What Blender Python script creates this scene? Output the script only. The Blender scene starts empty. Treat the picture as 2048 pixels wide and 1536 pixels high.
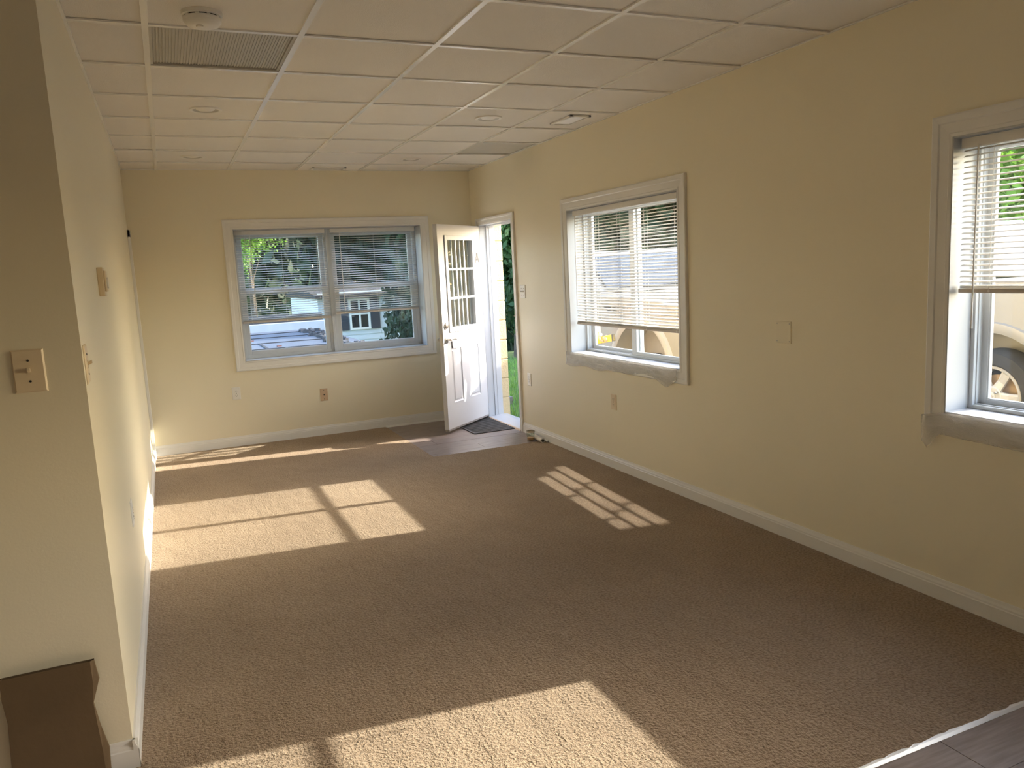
import bpy, math, random
from mathutils import Vector, Matrix
random.seed(7)
SC = bpy.context.scene
COL = SC.collection
PI = math.pi

# ------------------------------------------------------------------ camera
H, XL, XR, YB = 2.508, -0.243, 2.927, 7.558       # ceiling, left wall, right wall, back wall
YAW, PITCH, ROLL, FPX, ZC = 0.41048, -0.14634, -0.05044, 1554.58, 1.5027
Fv = Vector((math.sin(YAW)*math.cos(PITCH), math.cos(YAW)*math.cos(PITCH), math.sin(PITCH)))
Rt = Vector((math.cos(YAW), -math.sin(YAW), 0)); Up = Rt.cross(Fv)
rv = Rt*math.cos(ROLL) + Up*math.sin(ROLL); uv = -Rt*math.sin(ROLL) + Up*math.cos(ROLL)
cam = bpy.data.cameras.new('camera'); cam.sensor_width = 36; cam.lens = 36*FPX/2048
cam.clip_start = 0.02; cam.clip_end = 300
co = bpy.data.objects.new('camera', cam); COL.objects.link(co)
M = Matrix.Identity(4)
for i in range(3):
    M[i][0], M[i][1], M[i][2] = rv[i], uv[i], -Fv[i]
M[2][3] = ZC
co.matrix_world = M
SC.camera = co

# ------------------------------------------------------------------ sky, sun, exposure
SUN_DIR = Vector((-1.0, 0.11, -0.50)).normalized()
SUN_E = 9.2
SKY_E = 1.08
w = bpy.data.worlds.new('sky_world'); SC.world = w; w.use_nodes = True
nt = w.node_tree; bg = nt.nodes['Background']
sky = nt.nodes.new('ShaderNodeTexSky'); sky.sky_type = 'NISHITA'; sky.sun_disc = False
sky.sun_elevation = math.asin(-SUN_DIR.z)
sky.sun_rotation = math.atan2(-SUN_DIR.x, -SUN_DIR.y)
sky.air_density = 1.0; sky.dust_density = 2.0; sky.ozone_density = 1.0
nt.links.new(sky.outputs[0], bg.inputs[0]); bg.inputs[1].default_value = SKY_E
sl = bpy.data.lights.new('sun', 'SUN'); sl.energy = SUN_E; sl.angle = math.radians(0.55); sl.color = (1.0, 0.92, 0.80)
so = bpy.data.objects.new('sun', sl); COL.objects.link(so)
so.rotation_euler = SUN_DIR.to_track_quat('-Z', 'Y').to_euler(); so.location = (12, -1, 9)
def portal(name, loc, rot, sx, sy):
    l = bpy.data.lights.new(name, 'AREA'); l.shape = 'RECTANGLE'; l.size = sx; l.size_y = sy; l.cycles.is_portal = True
    o = bpy.data.objects.new(name, l); COL.objects.link(o); o.location = loc; o.rotation_euler = rot
portal('portal_right_window', (3.3, 4.757, 1.38), (0, PI/2, 0), 1.2, 1.5)
portal('portal_near_window', (3.3, 1.48, 1.38), (0, PI/2, 0), 1.2, 1.5)
portal('portal_doorway', (3.3, 6.95, 1.0), (0, PI/2, 0), 2.0, 0.86)
portal('portal_back_window', (1.495, 7.95, 1.38), (-PI/2, 0, 0), 1.85, 1.3)
vs = SC.view_settings
vs.view_transform = 'Standard'; vs.look = 'None'; vs.gamma = 1.0; vs.use_curve_mapping = False
vs.exposure = 0.58
SC.cycles.use_denoising = True
SC.cycles.max_bounces = 12; SC.cycles.diffuse_bounces = 7; SC.cycles.glossy_bounces = 5
SC.cycles.transparent_max_bounces = 24; SC.cycles.transmission_bounces = 8
SC.cycles.sample_clamp_indirect = 6.0
SC.cycles.caustics_refractive = False

# ------------------------------------------------------------------ materials
MATS = {}
def mat(name, col, rough=0.5, metal=0.0, spec=0.5, var=0.0, vscale=8.0, bump=0.0, bscale=40.0, detail=3.0, stretch=None, trans=0.0, alpha=1.0, col2=None):
    m = bpy.data.materials.new(name); m.use_nodes = True; MATS[name] = m
    t = m.node_tree; n = t.nodes; b = n['Principled BSDF']
    b.inputs['Base Color'].default_value = (*col, 1); b.inputs['Roughness'].default_value = rough
    b.inputs['Metallic'].default_value = metal; b.inputs['Specular IOR Level'].default_value = spec
    b.inputs['Transmission Weight'].default_value = trans; b.inputs['Alpha'].default_value = alpha
    tc = n.new('ShaderNodeTexCoord'); src = tc.outputs['Object']
    if stretch:
        mp = n.new('ShaderNodeMapping'); mp.inputs['Scale'].default_value = stretch
        t.links.new(src, mp.inputs['Vector']); src = mp.outputs[0]
    if var > 0 or col2:
        nz = n.new('ShaderNodeTexNoise'); nz.inputs['Scale'].default_value = vscale; nz.inputs['Detail'].default_value = detail
        t.links.new(src, nz.inputs['Vector'])
        rp = n.new('ShaderNodeValToRGB'); rp.color_ramp.elements[0].position = 0.3; rp.color_ramp.elements[1].position = 0.7
        c2 = col2 if col2 else tuple(min(1, c*(1+var)) for c in col)
        c1 = col if col2 else tuple(c*(1-var) for c in col)
        rp.color_ramp.elements[0].color = (*c1, 1); rp.color_ramp.elements[1].color = (*c2, 1)
        t.links.new(nz.outputs['Fac'], rp.inputs[0]); t.links.new(rp.outputs[0], b.inputs['Base Color'])
    if bump > 0:
        nb = n.new('ShaderNodeTexNoise'); nb.inputs['Scale'].default_value = bscale; nb.inputs['Detail'].default_value = 4
        t.links.new(src, nb.inputs['Vector'])
        bp = n.new('ShaderNodeBump'); bp.inputs['Strength'].default_value = 1.0; bp.inputs['Distance'].default_value = bump
        t.links.new(nb.outputs['Fac'], bp.inputs['Height']); t.links.new(bp.outputs[0], b.inputs['Normal'])
    return m
mat('paint_cream', (0.82, 0.755, 0.585), 0.42, var=0.012, vscale=1.2, bump=0.0003, bscale=140)
mat('trim_white', (0.80, 0.79, 0.76), 0.32, var=0.015, vscale=3, bump=0.0003, bscale=50)
mat('vinyl_white', (0.62, 0.64, 0.65), 0.28, var=0.01, vscale=5)
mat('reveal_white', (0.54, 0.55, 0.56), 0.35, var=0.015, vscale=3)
mat('blind_white', (0.80, 0.78, 0.74), 0.40, var=0.01, vscale=9)
mat('rail_taupe', (0.62, 0.56, 0.50), 0.45, var=0.02, vscale=9)
mat('tile_white', (0.83, 0.80, 0.75), 0.9, var=0.012, vscale=2, bump=0.0015, bscale=220)
mat('grid_white', (0.86, 0.85, 0.82), 0.25)
mat('lens_grey', (0.50, 0.48, 0.43), 0.45, var=0.03, vscale=6)
mat('backing_dark', (0.10, 0.09, 0.08), 0.8, var=0.1)
mat('plastic_white', (0.82, 0.80, 0.75), 0.35, var=0.01)
mat('plastic_ivory', (0.74, 0.62, 0.44), 0.4, var=0.02)
mat('plastic_beige', (0.60, 0.43, 0.28), 0.4, var=0.03)
mat('slot_dark', (0.03, 0.028, 0.025), 0.6, var=0.1)
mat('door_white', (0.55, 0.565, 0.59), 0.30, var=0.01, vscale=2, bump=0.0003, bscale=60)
mat('nickel', (0.55, 0.52, 0.48), 0.28, metal=1.0, var=0.05)
mat('letter_black', (0.04, 0.04, 0.04), 0.5, var=0.05)
mat('weather_grey', (0.25, 0.23, 0.22), 0.6, var=0.1)
mat('laminate', (0.21, 0.165, 0.145), 0.40, vscale=5, stretch=(1.2, 14, 1), col2=(0.33, 0.265, 0.235), bump=0.0006, bscale=9)
mat('mat_rubber', (0.10, 0.095, 0.09), 0.75, var=0.15, vscale=30, bump=0.001, bscale=200)
mat('metal_strip', (0.80, 0.78, 0.72), 0.35, metal=0.3, var=0.05)
mat('block_yellow', (0.70, 0.55, 0.31), 0.8, var=0.04, vscale=14, bump=0.004, bscale=60)
mat('mortar', (0.62, 0.50, 0.30), 0.9, var=0.05, vscale=20, bump=0.003, bscale=80)
mat('grass_ground', (0.05, 0.09, 0.02), 0.95, vscale=3, col2=(0.13, 0.19, 0.05), bump=0.03, bscale=40)
mat('grass_blade', (0.10, 0.24, 0.03), 0.6, vscale=2.5, col2=(0.22, 0.38, 0.08))
mat('gravel', (0.17, 0.165, 0.15), 0.9, var=0.2, vscale=30, bump=0.01, bscale=80)
mat('bark', (0.10, 0.075, 0.05), 0.9, var=0.3, vscale=12, bump=0.01, bscale=30)
mat('siding_blue', (0.55, 0.60, 0.66), 0.5, var=0.02, vscale=4)
mat('shutter_dark', (0.05, 0.055, 0.075), 0.5, var=0.1)
mat('shingle', (0.035, 0.035, 0.04), 0.9, var=0.2, vscale=20, bump=0.01, bscale=50)
mat('membrane', (0.085, 0.10, 0.13), 0.7, var=0.12, vscale=2.5, bump=0.004, bscale=15)
mat('seam_dark', (0.03, 0.03, 0.035), 0.8, var=0.2)
mat('rubble', (0.06, 0.06, 0.065), 0.95, var=0.3, vscale=15)
mat('red_scrap', (0.10, 0.035, 0.03), 0.8, var=0.2)
mat('fascia_pale', (0.30, 0.33, 0.37), 0.6, var=0.05)
mat('car_white', (0.31, 0.29, 0.25), 0.22, spec=0.6, var=0.006, vscale=2)
mat('car_flare', (0.42, 0.40, 0.36), 0.6, var=0.04, vscale=20)
mat('car_liner', (0.11, 0.105, 0.10), 0.8, var=0.15, vscale=10)
mat('car_glass', (0.03, 0.035, 0.04), 0.08, spec=0.8, var=0.05)
mat('car_trim', (0.035, 0.035, 0.035), 0.55, var=0.1)
mat('tyre', (0.03, 0.03, 0.03), 0.85, var=0.15, vscale=25)
mat('alloy', (0.50, 0.47, 0.41), 0.4, metal=0.15, var=0.03)
mat('rotor', (0.45, 0.33, 0.22), 0.5, metal=0.6, var=0.1)
mat('chrome', (0.78, 0.76, 0.72), 0.15, metal=1.0, var=0.02)
mat('lamp_red', (0.45, 0.03, 0.03), 0.25, var=0.05)
mat('skin', (0.62, 0.33, 0.23), 0.5, var=0.06, vscale=20)
mat('shirt_red', (0.50, 0.10, 0.09), 0.85, var=0.08, vscale=20, bump=0.002, bscale=25)
mat('jeans', (0.07, 0.09, 0.15), 0.85, var=0.15, vscale=20, bump=0.002, bscale=25)
mat('boot', (0.09, 0.06, 0.04), 0.7, var=0.1)
mat('hair', (0.05, 0.035, 0.025), 0.7, var=0.2)
mat('level_yellow', (0.85, 0.52, 0.02), 0.4, var=0.03)
mat('paper_white', (0.85, 0.84, 0.80), 0.7, var=0.02)
mat('panel_brown', (0.13, 0.085, 0.042), 0.8, var=0.10, vscale=5, bump=0.001, bscale=30)
mat('tube_card', (0.66, 0.62, 0.56), 0.75, var=0.05)
mat('amber_liquid', (0.75, 0.42, 0.22), 0.2, var=0.05)

def carpet_mat():
    m = bpy.data.materials.new('carpet_tan'); m.use_nodes = True; MATS['carpet_tan'] = m
    t = m.node_tree; n = t.nodes; b = n['Principled BSDF']; L = t.links.new
    b.inputs['Roughness'].default_value = 0.95; b.inputs['Specular IOR Level'].default_value = 0.15
    b.inputs['Sheen Weight'].default_value = 0.35; b.inputs['Sheen Roughness'].default_value = 0.5
    b.inputs['Sheen Tint'].default_value = (1, 0.86, 0.68, 1)
    tc = n.new('ShaderNodeTexCoord')
    a = n.new('ShaderNodeTexNoise'); a.inputs['Scale'].default_value = 1.6; a.inputs['Detail'].default_value = 6; a.inputs['Roughness'].default_value = 0.62
    L(tc.outputs['Object'], a.inputs['Vector'])
    r = n.new('ShaderNodeValToRGB'); e = r.color_ramp.elements
    e[0].position = 0.32; e[0].color = (0.36, 0.260, 0.172, 1); e[1].position = 0.70; e[1].color = (0.455, 0.340, 0.232, 1)
    L(a.outputs['Fac'], r.inputs[0])
    v = n.new('ShaderNodeTexNoise'); v.inputs['Scale'].default_value = 95; v.inputs['Detail'].default_value = 3; v.inputs['Roughness'].default_value = 0.6
    L(tc.outputs['Object'], v.inputs['Vector'])
    r2 = n.new('ShaderNodeValToRGB'); e = r2.color_ramp.elements
    e[0].position = 0.36; e[0].color = (0.50, 0.46, 0.42, 1); e[1].position = 0.60; e[1].color = (1, 1, 1, 1)
    L(v.outputs['Fac'], r2.inputs[0])  # pile shading painted in: hollows of the bump noise get a darker colour
    mx = n.new('ShaderNodeMix'); mx.data_type = 'RGBA'; mx.blend_type = 'MULTIPLY'; mx.inputs[0].default_value = 0.9
    L(r.outputs[0], mx.inputs[6]); L(r2.outputs[0], mx.inputs[7]); L(mx.outputs[2], b.inputs['Base Color'])
    bp = n.new('ShaderNodeBump'); bp.inputs['Strength'].default_value = 1.0; bp.inputs['Distance'].default_value = 0.016
    L(v.outputs['Fac'], bp.inputs['Height'])
    b2 = n.new('ShaderNodeTexNoise'); b2.inputs['Scale'].default_value = 14; b2.inputs['Detail'].default_value = 4
    mp = n.new('ShaderNodeMapping'); mp.inputs['Scale'].default_value = (1, 0.45, 1); L(tc.outputs['Object'], mp.inputs['Vector']); L(mp.outputs[0], b2.inputs['Vector'])
    bq = n.new('ShaderNodeBump'); bq.inputs['Strength'].default_value = 0.7; bq.inputs['Distance'].default_value = 0.02
    L(b2.outputs['Fac'], bq.inputs['Height']); L(bp.outputs[0], bq.inputs['Normal']); L(bq.outputs[0], b.inputs['Normal'])
carpet_mat()

def glass_mat(name, tint, refl=0.12, rough=0.0):
    m = bpy.data.materials.new(name); m.use_nodes = True; MATS[name] = m
    t = m.node_tree; n = t.nodes
    for x in list(n):
        if x.type == 'BSDF_PRINCIPLED': n.remove(x)
    out = [x for x in n if x.type == 'OUTPUT_MATERIAL'][0]
    tr = n.new('ShaderNodeBsdfTransparent'); tr.inputs[0].default_value = (*tint, 1)
    gl = n.new('ShaderNodeBsdfGlossy'); gl.inputs['Roughness'].default_value = rough
    ge = n.new('ShaderNodeNewGeometry'); dt = n.new('ShaderNodeVectorMath'); dt.operation = 'DOT_PRODUCT'
    t.links.new(ge.outputs['Normal'], dt.inputs[0]); t.links.new(ge.outputs['Incoming'], dt.inputs[1])
    def mth(op, a, v):
        q = n.new('ShaderNodeMath'); q.operation = op; t.links.new(a, q.inputs[0]); q.inputs[1].default_value = v; return q
    ab = mth('ABSOLUTE', dt.outputs['Value'], 0); iv = mth('MULTIPLY_ADD', ab.outputs[0], -1.0); iv.inputs[2].default_value = 1.0
    pw = mth('POWER', iv.outputs[0], 5.0); mu = mth('MULTIPLY_ADD', pw.outputs[0], 0.95); mu.inputs[2].default_value = 0.04 + refl*0.05
    mx = n.new('ShaderNodeMixShader')
    t.links.new(mu.outputs[0], mx.inputs[0])
    t.links.new(tr.outputs[0], mx.inputs[1]); t.links.new(gl.outputs[0], mx.inputs[2]); t.links.new(mx.outputs[0], out.inputs[0])
glass_mat('pane_glass', (0.93, 0.95, 0.95))
glass_mat('jar_glass', (0.90, 0.93, 0.90), 0.5)

def film_mat():
    m = bpy.data.materials.new('plastic_film'); m.use_nodes = True; MATS['plastic_film'] = m
    t = m.node_tree; n = t.nodes; b = n['Principled BSDF']
    out = [x for x in n if x.type == 'OUTPUT_MATERIAL'][0]
    b.inputs['Base Color'].default_value = (0.80, 0.77, 0.73, 1); b.inputs['Roughness'].default_value = 0.25
    nz = n.new('ShaderNodeTexNoise'); nz.inputs['Scale'].default_value = 18; nz.inputs['Detail'].default_value = 5
    bp = n.new('ShaderNodeBump'); bp.inputs['Distance'].default_value = 0.006
    t.links.new(nz.outputs['Fac'], bp.inputs['Height']); t.links.new(bp.outputs[0], b.inputs['Normal'])
    tr = n.new('ShaderNodeBsdfTransparent'); mx = n.new('ShaderNodeMixShader'); mx.inputs[0].default_value = 0.33
    t.links.new(tr.outputs[0], mx.inputs[1]); t.links.new(b.outputs[0], mx.inputs[2]); t.links.new(mx.outputs[0], out.inputs[0])
film_mat()

def leaf_mat(name, c1, c2, trans):
    m = bpy.data.materials.new(name); m.use_nodes = True; MATS[name] = m
    t = m.node_tree; n = t.nodes; b = n['Principled BSDF']
    out = [x for x in n if x.type == 'OUTPUT_MATERIAL'][0]
    b.inputs['Roughness'].default_value = 0.6
    nz = n.new('ShaderNodeTexNoise'); nz.inputs['Scale'].default_value = 1.3; nz.inputs['Detail'].default_value = 4
    tc = n.new('ShaderNodeTexCoord'); t.links.new(tc.outputs['Object'], nz.inputs['Vector'])
    rp = n.new('ShaderNodeValToRGB'); rp.color_ramp.elements[0].position = 0.35; rp.color_ramp.elements[1].position = 0.65
    rp.color_ramp.elements[0].color = (*c1, 1); rp.color_ramp.elements[1].color = (*c2, 1)
    t.links.new(nz.outputs['Fac'], rp.inputs[0]); t.links.new(rp.outputs[0], b.inputs['Base Color'])
    tl = n.new('ShaderNodeBsdfTranslucent'); t.links.new(rp.outputs[0], tl.inputs[0])
    mx = n.new('ShaderNodeMixShader'); mx.inputs[0].default_value = trans
    t.links.new(b.outputs[0], mx.inputs[1]); t.links.new(tl.outputs[0], mx.inputs[2]); t.links.new(mx.outputs[0], out.inputs[0])
leaf_mat('leaf_dark', (0.008, 0.022, 0.012), (0.025, 0.06, 0.022), 0.2)
leaf_mat('leaf_mid', (0.02, 0.055, 0.018), (0.06, 0.13, 0.03), 0.35)
leaf_mat('leaf_bright', (0.07, 0.17, 0.02), (0.20, 0.36, 0.05), 0.45)

# ------------------------------------------------------------------ mesh helpers
class MB:
    def __init__(s): s.v = []; s.f = []
    def add(s, vs, fs):
        o = len(s.v); s.v += [tuple(x) for x in vs]; s.f += [tuple(i+o for i in f) for f in fs]; return s
    def box(s, a, b, M=None):
        x0, y0, z0 = (min(a[i], b[i]) for i in range(3)); x1, y1, z1 = (max(a[i], b[i]) for i in range(3))
        V = [(x0,y0,z0),(x1,y0,z0),(x1,y1,z0),(x0,y1,z0),(x0,y0,z1),(x1,y0,z1),(x1,y1,z1),(x0,y1,z1)]
        if M is not None: V = [M @ Vector(p) for p in V]
        return s.add(V, [(0,3,2,1),(4,5,6,7),(0,1,5,4),(1,2,6,5),(2,3,7,6),(3,0,4,7)])
    def tube(s, pts, r, n=8, cap=True):
        pts = [Vector(p) for p in pts]; rs = r if isinstance(r, (list, tuple)) else [r]*len(pts); rings = []
        for i, p in enumerate(pts):
            d = (pts[min(i+1, len(pts)-1)] - pts[max(i-1, 0)]).normalized()
            a = d.orthogonal().normalized() if i == 0 else (a - d*a.dot(d)).normalized()
            b = d.cross(a); rings.append([p + (a*math.cos(2*PI*k/n) + b*math.sin(2*PI*k/n))*rs[i] for k in range(n)])
        V = [q for rg in rings for q in rg]; F = []
        for i in range(len(pts)-1):
            for k in range(n): F.append((i*n+k, i*n+(k+1) % n, (i+1)*n+(k+1) % n, (i+1)*n+k))
        if cap: F.append(tuple(range(n))[::-1]); F.append(tuple((len(pts)-1)*n+k for k in range(n)))
        return s.add(V, F)
    def lathe(s, prof, n=32, M=None, cap=True):          # prof: (r, z); axis z
        V = []; F = []
        for r, z in prof:
            for k in range(n): V.append(Vector((r*math.cos(2*PI*k/n), r*math.sin(2*PI*k/n), z)))
        for i in range(len(prof)-1):
            for k in range(n): F.append((i*n+k, i*n+(k+1) % n, (i+1)*n+(k+1) % n, (i+1)*n+k))
        if cap: F.append(tuple(range(n))[::-1]); F.append(tuple((len(prof)-1)*n+k for k in range(n)))
        if M is not None: V = [M @ p for p in V]
        return s.add(V, F)
    def prism(s, poly, f0, f1):                          # f0/f1 map a 2D point to 3D
        n = len(poly); V = [f0(*p) for p in poly] + [f1(*p) for p in poly]
        F = [tuple(range(n))[::-1], tuple(range(n, 2*n))] + [(i, (i+1) % n, n+(i+1) % n, n+i) for i in range(n)]
        return s.add(V, F)
    def loft(s, rows, close=False):                      # rows of points -> quad grid
        n = len(rows[0]); V = [p for r in rows for p in r]; F = []
        for i in range(len(rows)-1):
            for k in range(n if close else n-1): F.append((i*n+k, i*n+(k+1) % n, (i+1)*n+(k+1) % n, (i+1)*n+k))
        return s.add(V, F)
    def mesh(s, name, m, smooth=False):
        me = bpy.data.meshes.new(name); me.from_pydata(s.v, [], s.f); me.materials.append(MATS[m]); me.update()
        import bmesh
        bm = bmesh.new(); bm.from_mesh(me); bmesh.ops.recalc_face_normals(bm, faces=bm.faces); bm.to_mesh(me); bm.free()
        if smooth:
            for p in me.polygons: p.use_smooth = True
            me.set_sharp_from_angle(angle=math.radians(38))
        return me
    def build(s, name, m, parent=None, smooth=False, bevel=0.0, loc=None):
        return link(name, s.mesh(name, m, smooth), parent, bevel, loc)
def link(name, me, parent=None, bevel=0.0, loc=None, rot=None):
    o = bpy.data.objects.new(name, me); COL.objects.link(o)
    if parent is not None: o.parent = parent
    if loc is not None: o.location = loc
    if rot is not None: o.rotation_euler = rot
    if bevel > 0:
        b = o.modifiers.new('bevel', 'BEVEL'); b.width = bevel; b.segments = 2; b.limit_method = 'ANGLE'; b.angle_limit = math.radians(40)
    return o
def box(name, a, b, m, parent=None, bevel=0.0): return MB().box(a, b).build(name, m, parent, False, bevel)
def tag(o, label=None, cat=None, group=None, kind=None):
    if label: o['label'] = label
    if cat: o['category'] = cat
    if group: o['group'] = group
    if kind: o['kind'] = kind
    return o
def thing(name, label, cat, loc=(0,0,0), rot=(0,0,0), group=None):
    o = bpy.data.objects.new(name, None); COL.objects.link(o); o.location = loc; o.rotation_euler = rot
    o.empty_display_size = 0.05
    return tag(o, label, cat, group)
def struct(o, label=None): o['kind'] = 'structure'; 
def S(o, label):
    o['kind'] = 'structure'; o['label'] = label; return o

# ------------------------------------------------------------------ key dimensions
W2 = (4.035, 5.479, 0.820, 1.935)          # right window: y0, y1, z0, z1
W3 = (0.757, 2.201, 0.820, 1.935)          # near right window
DR = (6.548, 7.345, 0.0, 1.955)            # doorway in the right wall
W1 = (0.611, 2.378, 0.780, 1.985)          # back window: x0, x1, z0, z1
XI, XO = 3.060, 3.165                      # inner framing depth / outside face of the block
YS = 2.597                                 # near end of the left wall
YN = -2.6                                  # wall behind the camera
XF = -3.2                                  # far left of the space behind the camera

# ------------------------------------------------------------------ walls
b = MB()
for y0, y1, z0, z1 in [(YN, W3[0], 0, H), (W3[0], W3[1], 0, W3[2]), (W3[0], W3[1], W3[3], H), (W3[1], W2[0], 0, H),
                       (W2[0], W2[1], 0, W2[2]), (W2[0], W2[1], W2[3], H), (W2[1], DR[0], 0, H), (DR[0], DR[1], DR[3], H), (DR[1], YB+0.25, 0, H)]:
    b.box((XR, y0, z0 - (0.1 if z0 == 0 else 0)), (XI, y1, z1 + (0.25 if z1 == H else 0)))
S(b.build('wall_right', 'paint_cream'), 'long cream wall with two windows and the open doorway')
b = MB()
for x0, x1, z0, z1 in [(XL-0.15, W1[0], 0, H), (W1[0], W1[1], 0, W1[2]), (W1[0], W1[1], W1[3], H), (W1[1], XI, 0, H)]:
    b.box((x0, YB, z0 - (0.1 if z0 == 0 else 0)), (x1, YB+0.30, z1 + (0.25 if z1 == H else 0)))
S(b.build('wall_back', 'paint_cream'), 'cream end wall with the wide double window')
b = MB().box((XL-0.13, YS, -0.1), (XL, YB+0.1, H+0.25)).box((XF, YS, -0.1), (XL-0.13, YS+0.13, H+0.25))
S(b.build('wall_left', 'paint_cream'), 'cream wall on the left with its corner facing the camera')
S(MB().box((XF-0.1, YN-0.1, -0.1), (XI, YN, H+0.25)).build('wall_near', 'paint_cream'), 'cream wall behind the camera')
S(MB().box((XF-0.1, YN, -0.1), (XF, YS+0.13, H+0.25)).build('wall_far_left', 'paint_cream'), 'cream wall at the far left behind the camera')

# outside block skin; courses beside the door are single blocks
b = MB()
for y0, y1, z0, z1 in [(YN, W3[0]-.02, -0.5, H+.25), (W3[0]-.02, W3[1]+.02, -0.5, W3[2]-.03), (W3[0]-.02, W3[1]+.02, W3[3]+.02, H+.25), (W3[1]+.02, W2[0]-.02, -0.5, H+.25),
                       (W2[0]-.02, W2[1]+.02, -0.5, W2[2]-.03), (W2[0]-.02, W2[1]+.02, W2[3]+.02, H+.25), (W2[1]+.02, DR[0]-.01, -0.5, H+.25), (DR[0]-.01, DR[1]+.42, 1.968, H+.25),
                       (DR[0]-.01, DR[1], -0.5, -0.06)]:
    b.box((XI, y0, z0), (XO, y1, z1))
b.box((XI, DR[1]+0.012, -0.5), (XO-0.006, DR[1]+0.42, 1.968))
ext = S(b.build('wall_exterior', 'mortar'), 'yellow painted block wall outside the doorway')
bl = None
for k in range(11):
    z0 = -0.205 + k*0.2
    h = 0.192 if z0+0.192 < 1.968 else 1.966-z0
    if h < 0.03: continue
    ln = 0.40 if k % 2 == 0 else 0.20
    box('block', (XI+0.004, DR[1]+0.004, z0), (XO+random.uniform(0, .003), DR[1]+ln, z0+h), 'block_yellow', ext, 0.006)
    if k % 2: box('block', (XI+0.004, DR[1]+0.21, z0), (XO, DR[1]+0.41, z0+h), 'block_yellow', ext, 0.006)

# ------------------------------------------------------------------ floor, carpet, planks
WX, WY = 1.885, 6.035                      # corner of the entry laminate
CY = 1.53                                  # near edge of the carpet
fl = S(box('floor', (XF-0.1, YN-0.1, -0.12), (XI, YB+0.1, -0.014), 'mortar'), 'floor slab under carpet and laminate')
b = MB()
pts = []
N = 160
rr = random.Random(3)
near = [(XL + (XR-XL)*i/N, CY + rr.uniform(-0.006, 0.006)) for i in range(N+1)]
right_e = [(XR, WY)]
side = [(XR - (XR-WX)*i/50, WY + rr.uniform(-0.004, 0.004)) for i in range(1, 51)]
up = [(WX + rr.uniform(-0.003, 0.003), WY + (YB-WY)*i/60) for i in range(1, 60)] + [(WX, YB), (XL, YB)]
poly = near + right_e + side + up
b.prism(poly, lambda x, y: (x, y, -0.014), lambda x, y: (x, y, 0.0))
tag(b.build('carpet', 'carpet_tan'), 'tan cut-pile carpet laid wall to wall across the room', 'carpet')
def planks(x0, x1, y0, y1, wd, lens, top):
    y = y1; row = 0
    while y > y0 + 1e-4:
        ya = max(y0, y-wd); x = x0 - lens*((row*0.37) % 1.0)
        while x < x1:
            a, c = max(x, x0), min(x+lens, x1)
            if c-a > 0.02: box('plank', (a+0.0008, ya+0.0008, -0.014), (c-0.0008, y-0.0008, top + random.uniform(-.0004, .0004)), 'laminate', fl, 0.0008)
            x += lens
        y = ya; row += 1
planks(WX, XR, WY, YB, 0.178, 1.22, -0.004)
planks(-0.4, XR, CY-1.6, CY-0.012, 0.178, 1.22, -0.004)
box('laminate_sheet', (XF, YN, -0.014), (XR, CY-1.6, -0.004), 'laminate', fl)
box('laminate_sheet', (XF, CY-1.6, -0.014), (-0.4, YS, -0.004), 'laminate', fl)
box('laminate_sheet', (-0.4, CY-0.0, -0.014), (XL, YS, -0.004), 'laminate', fl)
t = MB(); rr = random.Random(5)
rows = [[], [], []]
for i in range(121):
    x = XL + (XR-XL)*i/120; j = rr.uniform(-0.004, 0.004)
    rows[0].append((x, CY-0.013, -0.003)); rows[1].append((x, CY-0.004, 0.003)); rows[2].append((x, CY+0.004+j, 0.004))
t.loft(rows)
S(t.build('trim_1', 'metal_strip'), 'pale strip along the carpet edge in the foreground')

# ------------------------------------------------------------------ baseboards
def baseboard(name, p0, p1, nrm, label, h=0.092, th=0.015):
    p0 = Vector((*p0, 0)); p1 = Vector((*p1, 0)); n = Vector((*nrm, 0))
    prof = [(0, -0.013), (th, -0.013), (th, h*0.66), (th*0.82, h*0.70), (th*0.82, h*0.78), (th*0.55, h*0.88), (th*0.42, h), (0, h)]
    b = MB().prism(prof, lambda d, z: p0 + n*d + Vector((0, 0, z)), lambda d, z: p1 + n*d + Vector((0, 0, z)))
    return S(b.build(name, 'trim_white'), label)
baseboard('baseboard_right', (XR, YN), (XR, 6.483), (-1, 0), 'white moulded baseboard along the right wall')
baseboard('baseboard_back', (XL, YB), (XR, YB), (0, -1), 'white baseboard along the end wall')
baseboard('baseboard_left', (XL, YS-0.015), (XL, YB), (1, 0), 'white baseboard along the left wall')
baseboard('baseboard_stub', (XF, YS), (XL+0.015, YS), (0, -1), 'white baseboard below the wall corner at the left')
S(MB().prism([(0, 0), (0.018, 0), (0.012, 0.014), (0, 0.018)], lambda d, z: (WX-0.01, YB-0.015-d, z-.004), lambda d, z: (XR, YB-0.015-d, z-.004)).build('trim_2', 'trim_white'), 'white shoe moulding over the entry laminate')
S(MB().box((XL, 7.405, -0.01), (XL+0.022, 7.47, 1.995)).box((XL, 7.405, 1.93), (XL+0.022, 7.555, 1.995)).build('trim_3', 'trim_white', bevel=0.003), 'white vertical casing on the left wall by the far corner')

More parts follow.
